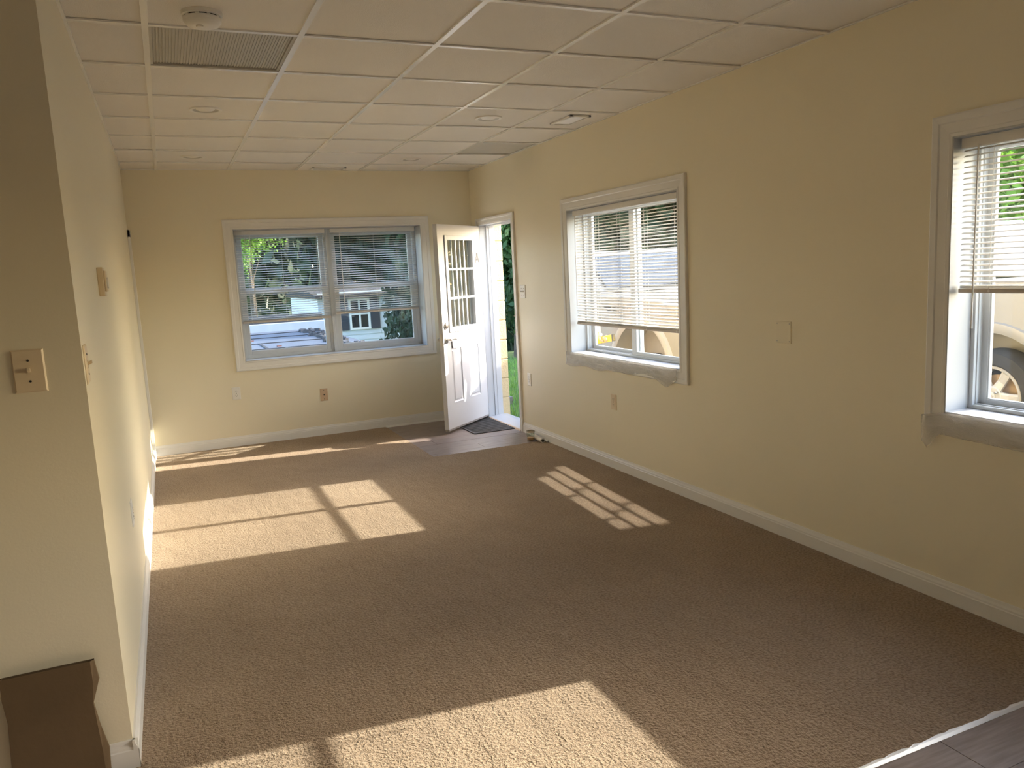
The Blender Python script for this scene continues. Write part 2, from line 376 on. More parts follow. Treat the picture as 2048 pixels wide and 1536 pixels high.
# ------------------------------------------------------------------ ceiling
TY, TX, TX0, TY0 = 0.6096, 0.5909, 0.0346, 3.4556
cl = S(box('ceiling', (XF-0.1, YN-0.1, H+0.03), (XI, YB+0.1, H+0.12), 'tile_white'), 'suspended ceiling of white tiles in a metal grid')
xs = [XL] + [TX0 + TX*i for i in range(5)] + [XR]
ys = [YB]; k = 6
while TY0 + k*TY > YN: ys.append(TY0 + k*TY); k -= 1
ys.append(YN); ys = ys[::-1]
GRILLE = (1, TY0); PANEL2 = (5, TY0 + 4*TY)
tile_cache = {}
def tile_mesh(wx, wy):
    key = (round(wx, 3), round(wy, 3))
    if key not in tile_cache:
        e = 0.010; b = MB().box((-wx/2+e, -wy/2+e, 0.004), (wx/2-e, wy/2-e, 0.02))
        tile_cache[key] = b.mesh('ceiling_tile', 'tile_white')
    return tile_cache[key]
panels = {}
for j in range(len(ys)-1):
    for i in range(len(xs)-1):
        x0, x1, y0, y1 = xs[i], xs[i+1], ys[j], ys[j+1]
        if (i == 1 and abs(y0-TY0) < 0.01) or (i == 5 and abs(y0-(TY0+4*TY)) < 0.01): panels[i] = (x0, x1, y0, y1); continue
        o = link('ceiling_tile', tile_mesh(x1-x0, y1-y0), cl, 0, ((x0+x1)/2, (y0+y1)/2, H + random.uniform(-0.001, 0.001)))
for x in xs[1:-1]: box('grid_bar', (x-0.012, YN, H-0.004), (x+0.012, YB, H+0.0035), 'grid_white', cl)
gx = {}
for y in ys[1:-1]: box('grid_bar', (XL, y-0.012, H-0.0035), (XR, y+0.012, H+0.003), 'grid_white', cl)
box('grid_bar', (XL, YN, H-0.003), (XL+0.012, YB, H+0.003), 'grid_white', cl)
box('grid_bar', (XR-0.012, YN, H-0.003), (XR, YB, H+0.003), 'grid_white', cl)
box('grid_bar', (XL, YB-0.012, H-0.003), (XR, YB, H+0.003), 'grid_white', cl)
box('ceiling_board', (XF, YN, H), (XL, YS, H+0.03), 'tile_white', cl)
# ribbed return-air panel
x0, x1, y0, y1 = panels[1]
g = thing('return_grille', 'grey ribbed air grille filling one ceiling panel beside the smoke alarm', 'grille', ((x0+x1)/2, (y0+y1)/2, H))
hw, hh = (x1-x0)/2-0.012, (y1-y0)/2-0.012
box('backing', (-hw, -hh, 0.012), (hw, hh, 0.016), 'lens_grey', g)
b = MB()
for q in ((-hw, -hh, -hw+.012, hh), (hw-.012, -hh, hw, hh), (-hw, -hh, hw, -hh+.008), (-hw, hh-.008, hw, hh)): b.box((q[0], q[1], 0.001), (q[2], q[3], 0.012))
b.build('frame', 'lens_grey', g)
ribm = MB().box((-0.0038, -hh+.008, 0.0085), (0.0038, hh-.008, 0.012)).mesh('rib', 'lens_grey')
nr = 44
for i in range(nr): link('rib', ribm, g, 0, (-hw+0.012+(2*hw-0.024)*(i+0.5)/nr, 0, 0))
x0, x1, y0, y1 = panels[5]
g = thing('ceiling_diffuser', 'grey unlit flat panel in the ceiling against the right wall', 'panel', ((x0+x1)/2, (y0+y1)/2, H))
hw, hh = (x1-x0)/2-0.012, (y1-y0)/2-0.012
box('lens', (-hw+.01, -hh+.01, 0.006), (hw-.01, hh-.01, 0.012), 'lens_grey', g)
b = MB()
for q in ((-hw, -hh, -hw+.012, hh), (hw-.012, -hh, hw, hh), (-hw, -hh, hw, -hh+.012), (-hw, hh-.012, hw, hh)): b.box((q[0], q[1], 0.002), (q[2], q[3], 0.013))
b.build('frame', 'lens_grey', g)

def downlight(x, y, label):
    g = thing('recessed_light', label, 'light', (x, y, H), group='recessed ceiling lights')
    M0 = Matrix.Identity(4)
    MB().lathe([(0.092, 0.004), (0.090, -0.004), (0.080, -0.006), (0.072, -0.002), (0.066, 0.004)], 40, cap=False).build('trim_ring', 'plastic_white', g, True)
    MB().lathe([(0.072, -0.002), (0.064, 0.0015), (0.052, 0.0032)], 40, cap=False).build('baffle', 'lens_grey', g, True)
    MB().lathe([(0.053, 0.0032), (0.045, -0.001), (0.028, -0.004), (0.001, -0.0055)], 32, cap=False).build('bulb', 'plastic_white', g, True)
downlight(0.324, 5.009, 'round recessed light nearest the ribbed grille, on the left')
downlight(2.096, 4.985, 'round recessed light beside the ceiling register near the right wall')
downlight(0.308, 6.816, 'round recessed light nearest the far left corner')
downlight(2.108, 6.832, 'round recessed light over the entry door')
def register(x, y, lx, ly, label, along):
    g = thing('ceiling_register', label, 'vent', (x, y, H), group='ceiling air registers')
    b = MB()
    e = 0.022
    for q in ((-lx, -ly, -lx+e, ly), (lx-e, -ly, lx, ly), (-lx, -ly, lx, -ly+e), (-lx, ly-e, lx, ly)): b.box((q[0], q[1], -0.009), (q[2], q[3], 0.003))
    b.build('frame', 'plastic_white', g, False, 0.002)
    box('backing', (-lx+.005, -ly+.005, 0.0025), (lx-.005, ly-.005, 0.0038), 'backing_dark', g)
    n = 9
    for i in range(n):
        if along == 'y':
            u = -lx+e+(2*lx-2*e)*(i+.5)/n; MM = Matrix.Translation((u, 0, -0.002)) @ Matrix.Rotation(0.6, 4, 'Y')
            MB().box((-0.005, -ly+e, -0.0006), (0.005, ly-e, 0.0006), MM).build('louvre', 'plastic_white', g)
        else:
            u = -ly+e+(2*ly-2*e)*(i+.5)/n; MM = Matrix.Translation((0, u, -0.002)) @ Matrix.Rotation(0.6, 4, 'X')
            MB().box((-lx+e, -0.005, -0.0006), (lx-e, 0.005, 0.0006), MM).build('louvre', 'plastic_white', g)
register(2.69, 4.94, 0.08, 0.155, 'white louvred ceiling register close to the right wall', 'y')
register(1.493, 7.440, 0.155, 0.075, 'white louvred ceiling register above the double window', 'x')
g = thing('smoke_alarm', 'round white smoke alarm on the ceiling beside the ribbed grille', 'smoke alarm', (0.233, 3.275, H))
MB().lathe([(0.074, 0.003), (0.074, -0.010), (0.069, -0.012)], 40).build('base', 'plastic_white', g, True)
MB().lathe([(0.063, -0.008), (0.063, -0.018)], 40).build('vent_gap', 'slot_dark', g, True)
MB().lathe([(0.068, -0.017), (0.068, -0.030), (0.058, -0.042), (0.035, -0.047), (0.001, -0.048)], 40).build('cover', 'plastic_white', g, True)
b = MB()
for k in range(10):
    a = 2*PI*k/10; MB().box((0.060, -0.006, -0.019), (0.0675, 0.006, -0.008), Matrix.Rotation(a, 4, 'Z')).build('vent_rib', 'plastic_white', g)

MB().lathe([(0.013, -0.046), (0.013, -0.052), (0.009, -0.054)], 20, Matrix.Translation((-0.012, -0.016, 0))).build('test_button', 'plastic_white', g, True)

# ------------------------------------------------------------------ windows
def casing(b, f, u0, u1, v0, v1, wd, bottom=True):
    """mitred casing with a stepped profile; f(u, v, d) maps to 3D, d = out of the wall"""
    prof = [(0.0, 0.0), (0.0, 0.011), (0.012, 0.013), (0.016, 0.010), (wd*0.60, 0.013), (wd*0.66, 0.018), (wd-0.006, 0.020), (wd, 0.016), (wd, 0.0)]
    rows = []
    cs = [(u0, v0, -1, -1), (u0, v1, -1, 1), (u1, v1, 1, 1), (u1, v0, 1, -1)]
    if bottom: cs.append(cs[0])
    for (u, v, su, sv) in cs: rows.append([f(u+su*a, v+sv*a, d) for a, d in prof])
    if not bottom:
        rows[0] = [f(u0-a, v0, d) for a, d in prof]; rows[-1] = [f(u1+a, v0, d) for a, d in prof]
    b.loft(rows); return b
def rect_frame(b, f, u0, u1, v0, v1, wl, wr, wb, wt, d0, d1):
    for (a0, a1, c0, c1) in ((u0, u0+wl, v0, v1), (u1-wr, u1, v0, v1), (u0+wl, u1-wr, v0, v0+wb), (u0+wl, u1-wr, v1-wt, v1)):
        p = f(a0, c0, d0); q = f(a1, c1, d1); b.box(p, q)
    return b
def blind(name, f, u0, u1, ztop, zbot, label, dc, cords, wand_u, wand_z, tilt, wand_d):
    """horizontal blind in wall coordinates; f(u, z, d), d measured outwards from the room"""
    g = thing(name, label, 'blind', f((u0+u1)/2, zbot, dc)); o = Vector(g.location)
    F = lambda u, z, d: tuple(Vector(f(u, z, d)) - o)
    MB().box(F(u0, ztop-0.038, dc-0.020), F(u1, ztop, dc+0.020)).build('headrail', 'blind_white', g, False, 0.002)
    MB().box(F(u0, zbot, dc-0.013), F(u1, zbot+0.018, dc+0.013)).build('bottom_rail', 'rail_taupe', g, False, 0.004)
    stack = [zbot + 0.021 + 0.0035*k for k in range(4)]
    zs = stack[:]; z = stack[-1] + 0.016
    while z < ztop-0.045: zs.append(z); z += 0.0215
    um = (u0+u1)/2
    def slat_mesh(ang):
        b = MB(); rows = []
        for s_, h_ in ((-0.0125, -0.0012), (-0.006, 0.0006), (0.0, 0.0012), (0.006, 0.0006), (0.0125, -0.0012)):
            d = s_*math.cos(ang) - h_*math.sin(ang); zz = s_*math.sin(ang) + h_*math.cos(ang)
            rows.append([tuple(Vector(f(u0+0.004, zz, dc+d)) - Vector(f(um, 0, dc))), tuple(Vector(f(u1-0.004, zz, dc+d)) - Vector(f(um, 0, dc)))])
        return b.loft(rows).mesh('slat', 'blind_white', True)
    ma, m0 = slat_mesh(tilt), slat_mesh(0.03)
    for i, z in enumerate(zs): link('slat', m0 if i < 4 else ma, g, 0, F(um, z, dc))
    for u in cords:
        b = MB()
        for dd in (-0.0128, 0.0128): b.tube([F(u, zbot+0.01, dc+dd), F(u, ztop-0.03, dc+dd)], 0.0007, 5)
        b.build('ladder_cord', 'blind_white', g)
        b = MB(); p = Vector(F(u, zbot+0.009, dc-0.0145)); n = Vector(f(u, 0, 1)) - Vector(f(u, 0, 0))
        b.tube([p, p + n*0.003], 0.005, 10); b.build('rail_button', 'blind_white', g)
    MB().tube([F(wand_u, ztop-0.03, dc-wand_d), F(wand_u, wand_z+0.05, dc-wand_d-0.004), F(wand_u, wand_z, dc-wand_d-0.004)], [0.0035, 0.0035, 0.0045], 6).build('tilt_wand', 'blind_white' if name != 'x' else 'rail_taupe', g)
    return g
TILT = math.radians(21)
fR = lambda u, z, d: (XR + d, u, z)          # right wall: u = y, d outwards
fB = lambda u, z, d: (u, YB + d, z)          # back wall: u = x, d outwards

def slider_window(name, Wn, label):
    y0, y1, z0, z1 = Wn
    b = MB(); casing(b, lambda u, v, d: (XR - d, u, v), y0, y1, z0, z1, 0.088)
    root = S(b.build(name, 'trim_white', None, False), label)
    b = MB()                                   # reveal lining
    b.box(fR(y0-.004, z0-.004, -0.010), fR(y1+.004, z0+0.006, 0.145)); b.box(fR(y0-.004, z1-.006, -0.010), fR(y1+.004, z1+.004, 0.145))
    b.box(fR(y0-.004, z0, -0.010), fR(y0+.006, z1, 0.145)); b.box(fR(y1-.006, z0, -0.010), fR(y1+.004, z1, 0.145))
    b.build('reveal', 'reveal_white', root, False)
    b = MB(); rect_frame(b, fR, y0+.006, y1-.006, z0+.006, z1-.006, .018, .018, .016, .018, 0.128, 0.215)
    rect_frame(b, fR, y0+.022, y1-.022, z0+.020, z1-.022, .006, .006, .006, .006, 0.145, 0.158)
    b.build('window_frame', 'vinyl_white', root, False, 0.003)
    ym = (y0+y1)/2 + 0.035
    for (a, c, d0) in ((y0+.022, ym+.030, 0.140), (ym-.030, y1-.022, 0.176)):
        b = MB(); rect_frame(b, fR, a, c, z0+.020, z1-.022, .028 if a < ym-.5 else .050, .050 if a < ym-.5 else .028, .024, .028, d0, d0+.030)
        rect_frame(b, fR, a+.022, c-.022, z0+.038, z1-.044, .012 if a < ym-.5 else .034, .034 if a < ym-.5 else .012, .010, .010, d0+.004, d0+.024)
        s = b.build('sash', 'vinyl_white', root, False, 0.003)
        MB().box(fR(a+.030, z0+.044, d0+.013), fR(c-.030, z1-.050, d0+.017)).build('pane', 'pane_glass', s)
    MB().box(fR(ym-.004, z0+0.45, 0.134), fR(ym+.022, z0+0.52, 0.142)).build('latch', 'vinyl_white', root, False, 0.002)
    return root
slider_window('window_2', W2, 'white sliding window in the right wall beside the door')
slider_window('window_3', W3, 'white sliding window at the right edge of the view')
blind('window_blind', fR, 4.060, 5.440, 1.925, 1.046, 'white slatted blind lowered over most of the sliding window by the door', 0.042,
      [4.12, 4.46, 4.80, 5.10, 5.36], 5.405, 1.20, TILT, 0.018)
blind('window_blind', fR, 0.775, 2.186, 1.925, 1.316, 'half raised white slatted blind at the right edge of the view', 0.042,
      [0.84, 1.2, 1.6, 2.055], 2.112, 1.175, TILT, 0.022)

# back window: two double-hung units
x0, x1, z0, z1 = W1
b = MB(); casing(b, lambda u, v, d: (u, YB - d, v), x0, x1, z0, z1, 0.086)
w1 = S(b.build('window_1', 'trim_white'), 'wide double window with white casing in the end wall')
b = MB()
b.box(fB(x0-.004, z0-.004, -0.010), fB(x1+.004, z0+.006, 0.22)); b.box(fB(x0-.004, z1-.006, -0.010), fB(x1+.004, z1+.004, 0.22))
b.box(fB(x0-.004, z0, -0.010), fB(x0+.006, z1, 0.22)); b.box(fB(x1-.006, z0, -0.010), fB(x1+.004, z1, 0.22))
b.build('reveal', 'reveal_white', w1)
XM = 1.482
for (a, c) in ((x0+.006, XM-.004), (XM+.004, x1-.006)):
    b = MB(); rect_frame(b, fB, a, c, z0+.006, z1-.006, .034, .034, .030, .030, 0.175, 0.255)
    b.build('window_frame', 'vinyl_white', w1, False, 0.003)
    for (v0, v1, d0) in ((z0+.034, 1.432, 0.180), (1.395, z1-.034, 0.214)):
        b = MB(); rect_frame(b, fB, a+.032, c-.032, v0, v1, .042, .042, .042, .036, d0, d0+.030)
        rect_frame(b, fB, a+.068, c-.068, v0+.036, v1-.030, .010, .010, .010, .010, d0+.005, d0+.024)
        s = b.build('sash', 'vinyl_white', w1, False, 0.003)
        MB().box(fB(a+.072, v0+.040, d0+.013), fB(c-.072, v1-.034, d0+.017)).build('pane', 'pane_glass', s)
        if v0 < 1: MB().box(fB((a+c)/2-.03, v1-.004, d0-.004), fB((a+c)/2+.03, v1+.012, d0+.022)).build('latch', 'vinyl_white', s, False, 0.003)
MB().box(fB(XM-.012, z0+.006, 0.160), fB(XM+.012, z1-.006, 0.178)).build('mullion', 'vinyl_white', w1, False, 0.003)
blind('window_blind', fB, 0.632, 1.455, 1.976, 1.122, 'white slatted blind over the left half of the double window', 0.13,
      [0.72, 1.04, 1.37], 0.765, 1.18, TILT*0.55, 0.018)
blind('window_blind', fB, 1.506, 2.352, 1.976, 1.152, 'white slatted blind over the right half of the double window', 0.13,
      [1.60, 1.93, 2.27], 1.595, 1.19, TILT*0.75, 0.018)

# plastic masking film hanging below the two right windows
def film(name, label, fn, nu, nv):
    rows = [[fn(i/nu, j/nv) for i in range(nu+1)] for j in range(nv+1)]
    o = MB().loft(rows).build(name, 'plastic_film', None, True)
    o.modifiers.new('thickness', 'SOLIDIFY').thickness = 0.0008
    return tag(o, label, 'plastic film', 'masking film below the windows')
rr = random.Random(11); ph = [rr.uniform(0, 6.28) for _ in range(12)]
def fw2(u, v):
    y = 5.545 - u*(5.545-4.05); drop = 0.085 + 0.018*math.sin(3.1*u+1.2) + 0.055*max(0, 1-abs(u-0.93)/0.10) + 0.008*math.sin(23*u)
    d = 0.0245 + 0.004*math.sin(17*u+ph[0]+4*v)*v + 0.0022*math.sin(41*u-9*v+ph[1]) + 0.0015*math.sin(63*u+14*v)
    return (XR - d, y + 0.012*v*math.sin(9*u), 0.826 - drop*v)
film('plastic_film', 'crumpled translucent masking film hanging below the sliding window by the door', fw2, 90, 10)
def fw3(u, v):
    y = 2.295 - u*1.5; drop = 0.092 + 0.008*math.sin(4*u) + 0.06*max(0, 1-abs(u-0.02)/0.03)
    d = 0.0245 + 0.004*math.sin(13*u+ph[2]+5*v)*v + 0.0022*math.sin(47*u-7*v+ph[3])
    z = 0.822 - 0.02*max(0, 1-u/0.06)
    return (XR - d, y, z - drop*v)
film('plastic_film', 'translucent masking film hanging below the window at the right edge of the view', fw3, 110, 12)

# ------------------------------------------------------------------ doorway and door
b = MB()
casing(b, lambda u, v, d: (XR - d, u, v), DR[0]+.006, DR[1]-.006, -0.012, DR[3]-.004, 0.064, bottom=False)
root = S(b.build('door_1', 'trim_white'), 'white door casing and frame of the open entrance')
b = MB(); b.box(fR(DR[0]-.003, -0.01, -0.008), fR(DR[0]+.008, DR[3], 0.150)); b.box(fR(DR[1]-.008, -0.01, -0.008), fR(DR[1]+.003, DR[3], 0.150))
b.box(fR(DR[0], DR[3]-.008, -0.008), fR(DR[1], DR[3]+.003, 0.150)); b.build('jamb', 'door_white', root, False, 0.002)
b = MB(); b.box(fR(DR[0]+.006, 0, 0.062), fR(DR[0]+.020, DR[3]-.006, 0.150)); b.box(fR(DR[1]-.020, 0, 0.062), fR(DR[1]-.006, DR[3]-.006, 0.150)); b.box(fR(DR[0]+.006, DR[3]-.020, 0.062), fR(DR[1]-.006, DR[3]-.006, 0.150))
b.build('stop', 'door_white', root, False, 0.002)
b = MB(); b.box(fR(DR[1]-.024, 0, 0.092), fR(DR[1]-.018, DR[3]-.02, 0.105)); b.box(fR(DR[0]+.018, 0, 0.092), fR(DR[0]+.024, DR[3]-.02, 0.105)); b.build('weather_strip', 'door_white', root)
b = MB(); b.prism([(-0.012, -0.006), (0.0, 0.010), (0.13, 0.028), (0.20, 0.020), (0.25, -0.03), (0.25, -0.06), (-0.012, -0.06)], lambda d, z: fR(DR[0], z, d), lambda d, z: fR(DR[1], z, d))
b.build('threshold', 'door_white', root)
b = MB(); b.prism([(-0.022, -0.006), (-0.012, 0.008), (0.002, 0.010), (0.002, -0.006)], lambda d, z: fR(DR[0], z, d), lambda d, z: fR(DR[1], z, d))
b.build('threshold_edge', 'plastic_beige', root)

A50 = math.radians(50)
DD = Vector((-math.sin(A50), -math.cos(A50), 0)); DN = Vector((math.cos(A50), -math.sin(A50), 0)); HP = Vector((2.917, 7.335, 0))
DZ0, DZ1, DWD, DTH = 0.040, 1.942, 0.806, 0.044
door = thing('entry_door', 'white half-glass entry door standing open with nine panes and letter A', 'door', (HP.x, HP.y, DZ0))
fD = lambda s, z, d: tuple(DD*s + DN*d + Vector((0, 0, z-DZ0)))       # d = 0 on the outside face, negative into the leaf
Mdoor = Matrix(((DD.x, DN.x, 0, 0), (DD.y, DN.y, 0, 0), (0, 0, 1, -DZ0), (0, 0, 0, 1)))   # (s, d, z) -> local
g0, g1, gz0, gz1 = 0.165, 0.665, 0.975, 1.815
P1, P2 = (0.490, 0.665, 0.280, 0.790), (0.148, 0.345, 0.285, 0.792)
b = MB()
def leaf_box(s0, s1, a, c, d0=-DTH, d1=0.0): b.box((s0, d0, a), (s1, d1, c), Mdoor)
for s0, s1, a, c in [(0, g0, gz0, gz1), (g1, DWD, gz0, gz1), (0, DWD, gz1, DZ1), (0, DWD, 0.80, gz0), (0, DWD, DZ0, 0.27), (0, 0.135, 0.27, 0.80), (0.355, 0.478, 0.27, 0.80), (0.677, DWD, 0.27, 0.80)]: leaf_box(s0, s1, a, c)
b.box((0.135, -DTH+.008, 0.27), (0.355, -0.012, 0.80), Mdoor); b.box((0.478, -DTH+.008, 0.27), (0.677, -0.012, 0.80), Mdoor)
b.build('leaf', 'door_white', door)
for (a, c, v0, v1) in ((0.135, 0.355, 0.27, 0.80), (0.478, 0.677, 0.27, 0.80)):
    b = MB()
    for sgn, base in ((1, -0.012), (-1, -DTH+.008)):
        rows = []
        for e, h in ((0.0, 0.012), (0.008, 0.013), (0.016, 0.004), (0.026, 0.003), (0.036, 0.009), (0.05, 0.010)):
            rows.append([Mdoor @ Vector((p[0], base + sgn*h, p[1])) for p in ((a+e, v0+e), (c-e, v0+e), (c-e, v1-e), (a+e, v1-e))])
        b.loft(rows, True); b.add(rows[-1], [(0, 1, 2, 3)])
    b.build('raised_panel', 'door_white', door)
b = MB()
for (s0, s1, a, c) in ((g0-.028, g0+.014, gz0-.028, gz1+.028), (g1-.014, g1+.028, gz0-.028, gz1+.028), (g0+.014, g1-.014, gz0-.028, gz0+.014), (g0+.014, g1-.014, gz1-.014, gz1+.028)):
    b.box((s0, 0.0, a), (s1, 0.012, c), Mdoor); b.box((s0, -DTH-.012, a), (s1, -DTH, c), Mdoor)
lf = b.build('lite_frame', 'door_white', door, False, 0.003)
gw, gh = (g1-g0-.028), (gz1-gz0-.028)
for k in (1, 2):
    s = g0+.014+gw*k/3; z = gz0+.014+gh*k/3
    b = MB().box((s-.0095, -0.004, gz0+.01), (s+.0095, 0.008, gz1-.01), Mdoor).box((s-.0095, -DTH-.008, gz0+.01), (s+.0095, -DTH+.004, gz1-.01), Mdoor); b.build('muntin', 'door_white', lf, False, 0.002)
    b = MB().box((g0+.01, -0.004, z-.0095), (g1-.01, 0.0085, z+.0095), Mdoor).box((g0+.01, -DTH-.0085, z-.0095), (g1-.01, -DTH+.004, z+.0095), Mdoor); b.build('muntin', 'door_white', lf, False, 0.002)
for i in range(3):
    for k in range(3):
        s0 = g0+.014+gw*i/3; z0_ = gz0+.014+gh*k/3
        MB().box((s0, -DTH/2-.008, z0_), (s0+gw/3, -DTH/2+.008, z0_+gh/3), Mdoor).build('pane', 'pane_glass', lf)
for d0, sg in ((0.0, 1), (-DTH, -1)):
    MM = Mdoor @ Matrix.Translation((0.752, d0, 0.885)) @ Matrix.Rotation(-PI/2*sg, 4, 'X')
    b = MB().lathe([(0.033, 0), (0.033, 0.006), (0.028, 0.010), (0.012, 0.012), (0.011, 0.045), (0.001, 0.047)], 24, MM)
    hnd = b.build('handle_rose', 'nickel', door, True)
    q = 0.045*sg
    pl = [Mdoor @ Vector((0.752-u, d0+q+0.004*sg*math.sin(u*30), 0.885+0.006*math.sin(u*36))) for u in (0, 0.02, 0.05, 0.08, 0.105, 0.118)]
    MB().tube(pl, [0.010, 0.0095, 0.008, 0.008, 0.0075, 0.004], 10).build('lever', 'nickel', hnd, True)
    MM = Mdoor @ Matrix.Translation((0.752, d0, 1.012)) @ Matrix.Rotation(-PI/2*sg, 4, 'X')
    MB().lathe([(0.031, 0), (0.031, 0.008), (0.025, 0.016), (0.016, 0.020), (0.001, 0.021)], 24, MM).build('deadbolt', 'nickel', door, True)
MB().box((DWD-.002, -0.032, 0.83), (DWD+.002, -0.012, 0.94), Mdoor).build('latch_plate', 'nickel', door)
MB().box((0.655, 0.0, 0.800), (0.668, 0.006, 0.862), Mdoor).box((0.6575, 0.006, 0.793), (0.6655, 0.012, 0.815), Mdoor).build('key_fob', 'letter_black', door, False, 0.002)
for z in (0.20, 0.98, 1.76):
    b = MB().tube([Mdoor @ Vector((-0.006, -0.004, z-.045)), Mdoor @ Vector((-0.006, -0.004, z+.045))], 0.006, 10); b.build('hinge', 'nickel', door, True)
MB().box((0.004, -DTH, DZ0-.016), (DWD-.004, 0.0, DZ0), Mdoor).build('sweep', 'weather_grey', door)
MB().box((-0.016, -0.038, DZ0), (-0.002, -0.010, DZ1), Mdoor).build('hinge_seal', 'weather_grey', door)
# letter A on the outside face (reading direction runs towards the hinge from outside: right = -s)
b = MB(); lz, ls, lh, lw = 1.588, 0.074, 0.092, 0.070
def stroke(p, q, wd):
    p = Vector((p[0], p[1])); q = Vector((q[0], q[1])); n = (q-p).normalized(); n = Vector((-n.y, n.x))*wd/2
    b.prism([p+n, q+n, q-n, p-n], lambda u, v: Mdoor @ Vector((ls-u, 0.0, lz+v)), lambda u, v: Mdoor @ Vector((ls-u, 0.002, lz+v)))
stroke((-lw/2, 0), (0, lh), 0.026); stroke((lw/2, 0), (0, lh), 0.026); stroke((-lw*.3, lh*.30), (lw*.3, lh*.30), 0.017)
b.build('letter_a', 'letter_black', door)
# added area lamps stand in for sunlight the nine panes reflect onto the carpet
refl = (SUN_DIR - 2*SUN_DIR.dot(DN)*DN).normalized()
GLINT = 0.45
for i in range(3):
    for k in range(3):
        sc_ = g0+.014+gw*(i+.5)/3; zlo = gz0+.014+gh*k/3+.010; zhi = min(zlo+gh/3-.020, 1.845-0.383*sc_)    # top-row lamps cut short at the lintel's shade line
        if zhi-zlo < .03: continue
        c = HP + DD*sc_ + DN*0.014 + Vector((0, 0, (zlo+zhi)/2))
        a = DD*(gw/3-.020); z = Vector((0, 0, zhi-zlo))
        zp = z - refl*z.dot(refl); ap = a - refl*a.dot(refl)
        yy = zp.normalized(); ww = (ap - yy*ap.dot(yy)).length*0.86; hh_ = zp.length*1.0
        l = bpy.data.lights.new('added_glint_lamp', 'AREA'); l.shape = 'RECTANGLE'; l.size = ww; l.size_y = hh_
        l.spread = math.radians(0.6); l.energy = SUN_E*GLINT*ww*hh_; l.color = sl.color
        o = bpy.data.objects.new('added_glint_lamp', l); COL.objects.link(o)
        zz = -refl; xx = yy.cross(zz)
        o.matrix_world = Matrix(((xx.x, yy.x, zz.x, c.x), (xx.y, yy.y, zz.y, c.y), (xx.z, yy.z, zz.z, c.z), (0, 0, 0, 1)))

# ------------------------------------------------------------------ plates, switches, thermostat
def wall_frame(p, n):
    n = Vector(n); x = Vector((0, 0, 1)).cross(n)
    return Matrix(((x.x, n.x, 0, p[0]), (x.y, n.y, 0, p[1]), (x.z, n.z, 1, p[2]), (0, 0, 0, 1)))     # (right, out, up)
def plate(name, label, cat, p, n, w_, h_, m, kind, group=None):
    M0 = wall_frame(p, n); g = thing(name, label, cat, p, (0, 0, 0), group)
    R3 = M0.to_3x3().to_4x4()
    b = MB(); rows = []
    for e, d in ((0, 0), (0, 0.002), (0.004, 0.0055)):
        rows.append([R3 @ Vector((sx*(w_/2-e), d, sz*(h_/2-e))) for sx, sz in ((-1, -1), (1, -1), (1, 1), (-1, 1))])
    b.loft(rows, True); b.add(rows[-1], [(0, 1, 2, 3)]); b.build('cover_plate', m, g)
    def screw(x, z): MB().lathe([(0.0035, 0.0055), (0.003, 0.007), (0.0005, 0.0074)], 10, R3 @ Matrix.Translation((x, 0, z)) @ Matrix.Rotation(-PI/2, 4, 'X')).build('screw', 'slot_dark' if m != 'paint_cream' else 'nickel', g, True)
    if kind == 'toggle' or kind == 'toggle2':
        for x in ((0,) if kind == 'toggle' else (-0.023, 0.023)):
            MB().box((x-.005, 0.005, -0.012), (x+.005, 0.0065, 0.012), R3).build('toggle_slot', 'slot_dark' if 0 else m, g)
            tg = MB(); tg.prism([(0.004, -0.005), (0.019, 0.002), (0.018, 0.011), (0.004, 0.006)], lambda d, z, x=x: R3 @ Vector((x-.004, d, z)), lambda d, z, x=x: R3 @ Vector((x+.004, d, z)))
            tg.build('toggle', m, g, False, 0.001)
            screw(x, 0.030); screw(x, -0.030)
    elif kind == 'duplex':
        for z in (0.020, -0.020):
            MB().box((-0.017, 0.005, z-.014), (0.017, 0.0075, z+.014), R3).build('receptacle', m, g, False, 0.003)
            b = MB()
            for x, hh in ((-0.0065, 0.009), (0.0065, 0.007)): b.box((x-.0012, 0.0072, z-hh/2+.003), (x+.0012, 0.0080, z+hh/2+.003), R3)
            b.box((-.0022, 0.0072, z-.010), (.0022, 0.0080, z-.006), R3); b.build('slots', 'slot_dark', g)
        screw(0, 0)
    elif kind == 'jack':
        MB().lathe([(0.006, 0.005), (0.006, 0.012), (0.004, 0.012), (0.004, 0.015)], 12, R3 @ Matrix.Rotation(-PI/2, 4, 'X')).build('jack', 'slot_dark', g, True); screw(0, .042); screw(0, -.042)
    elif kind == 'blank':
        for x in (-w_/2+.012, w_/2-.012):
            for z in (-h_/2+.012, h_/2-.012): screw(x, z)
    return g
plate('light_switch', 'ivory toggle switch plate on the shaded wall end at the left', 'switch', (-0.381, YS, 1.283), (0, -1, 0), 0.082, 0.124, 'plastic_ivory', 'toggle')
plate('light_switch', 'cream toggle switch seen edge-on near the wall corner', 'switch', (XL, 2.668, 1.283), (1, 0, 0), 0.075, 0.118, 'plastic_ivory', 'toggle')
plate('light_switch', 'white double toggle switch plate beside the door casing', 'switch', (XR, 6.372, 1.300), (-1, 0, 0), 0.108, 0.118, 'plastic_white', 'toggle2')
plate('wall_outlet', 'white outlet low on the wall right beside the door casing', 'outlet', (XR, 6.322, 0.510), (-1, 0, 0), 0.074, 0.116, 'plastic_white', 'duplex', 'wall outlets')
plate('wall_outlet', 'cream outlet under the sliding window by the door', 'outlet', (XR, 4.865, 0.502), (-1, 0, 0), 0.074, 0.116, 'plastic_ivory', 'duplex', 'wall outlets')
plate('wall_outlet', 'white outlet under the left end of the double window', 'outlet', (0.503, YB, 0.494), (0, -1, 0), 0.074, 0.116, 'plastic_white', 'duplex', 'wall outlets')
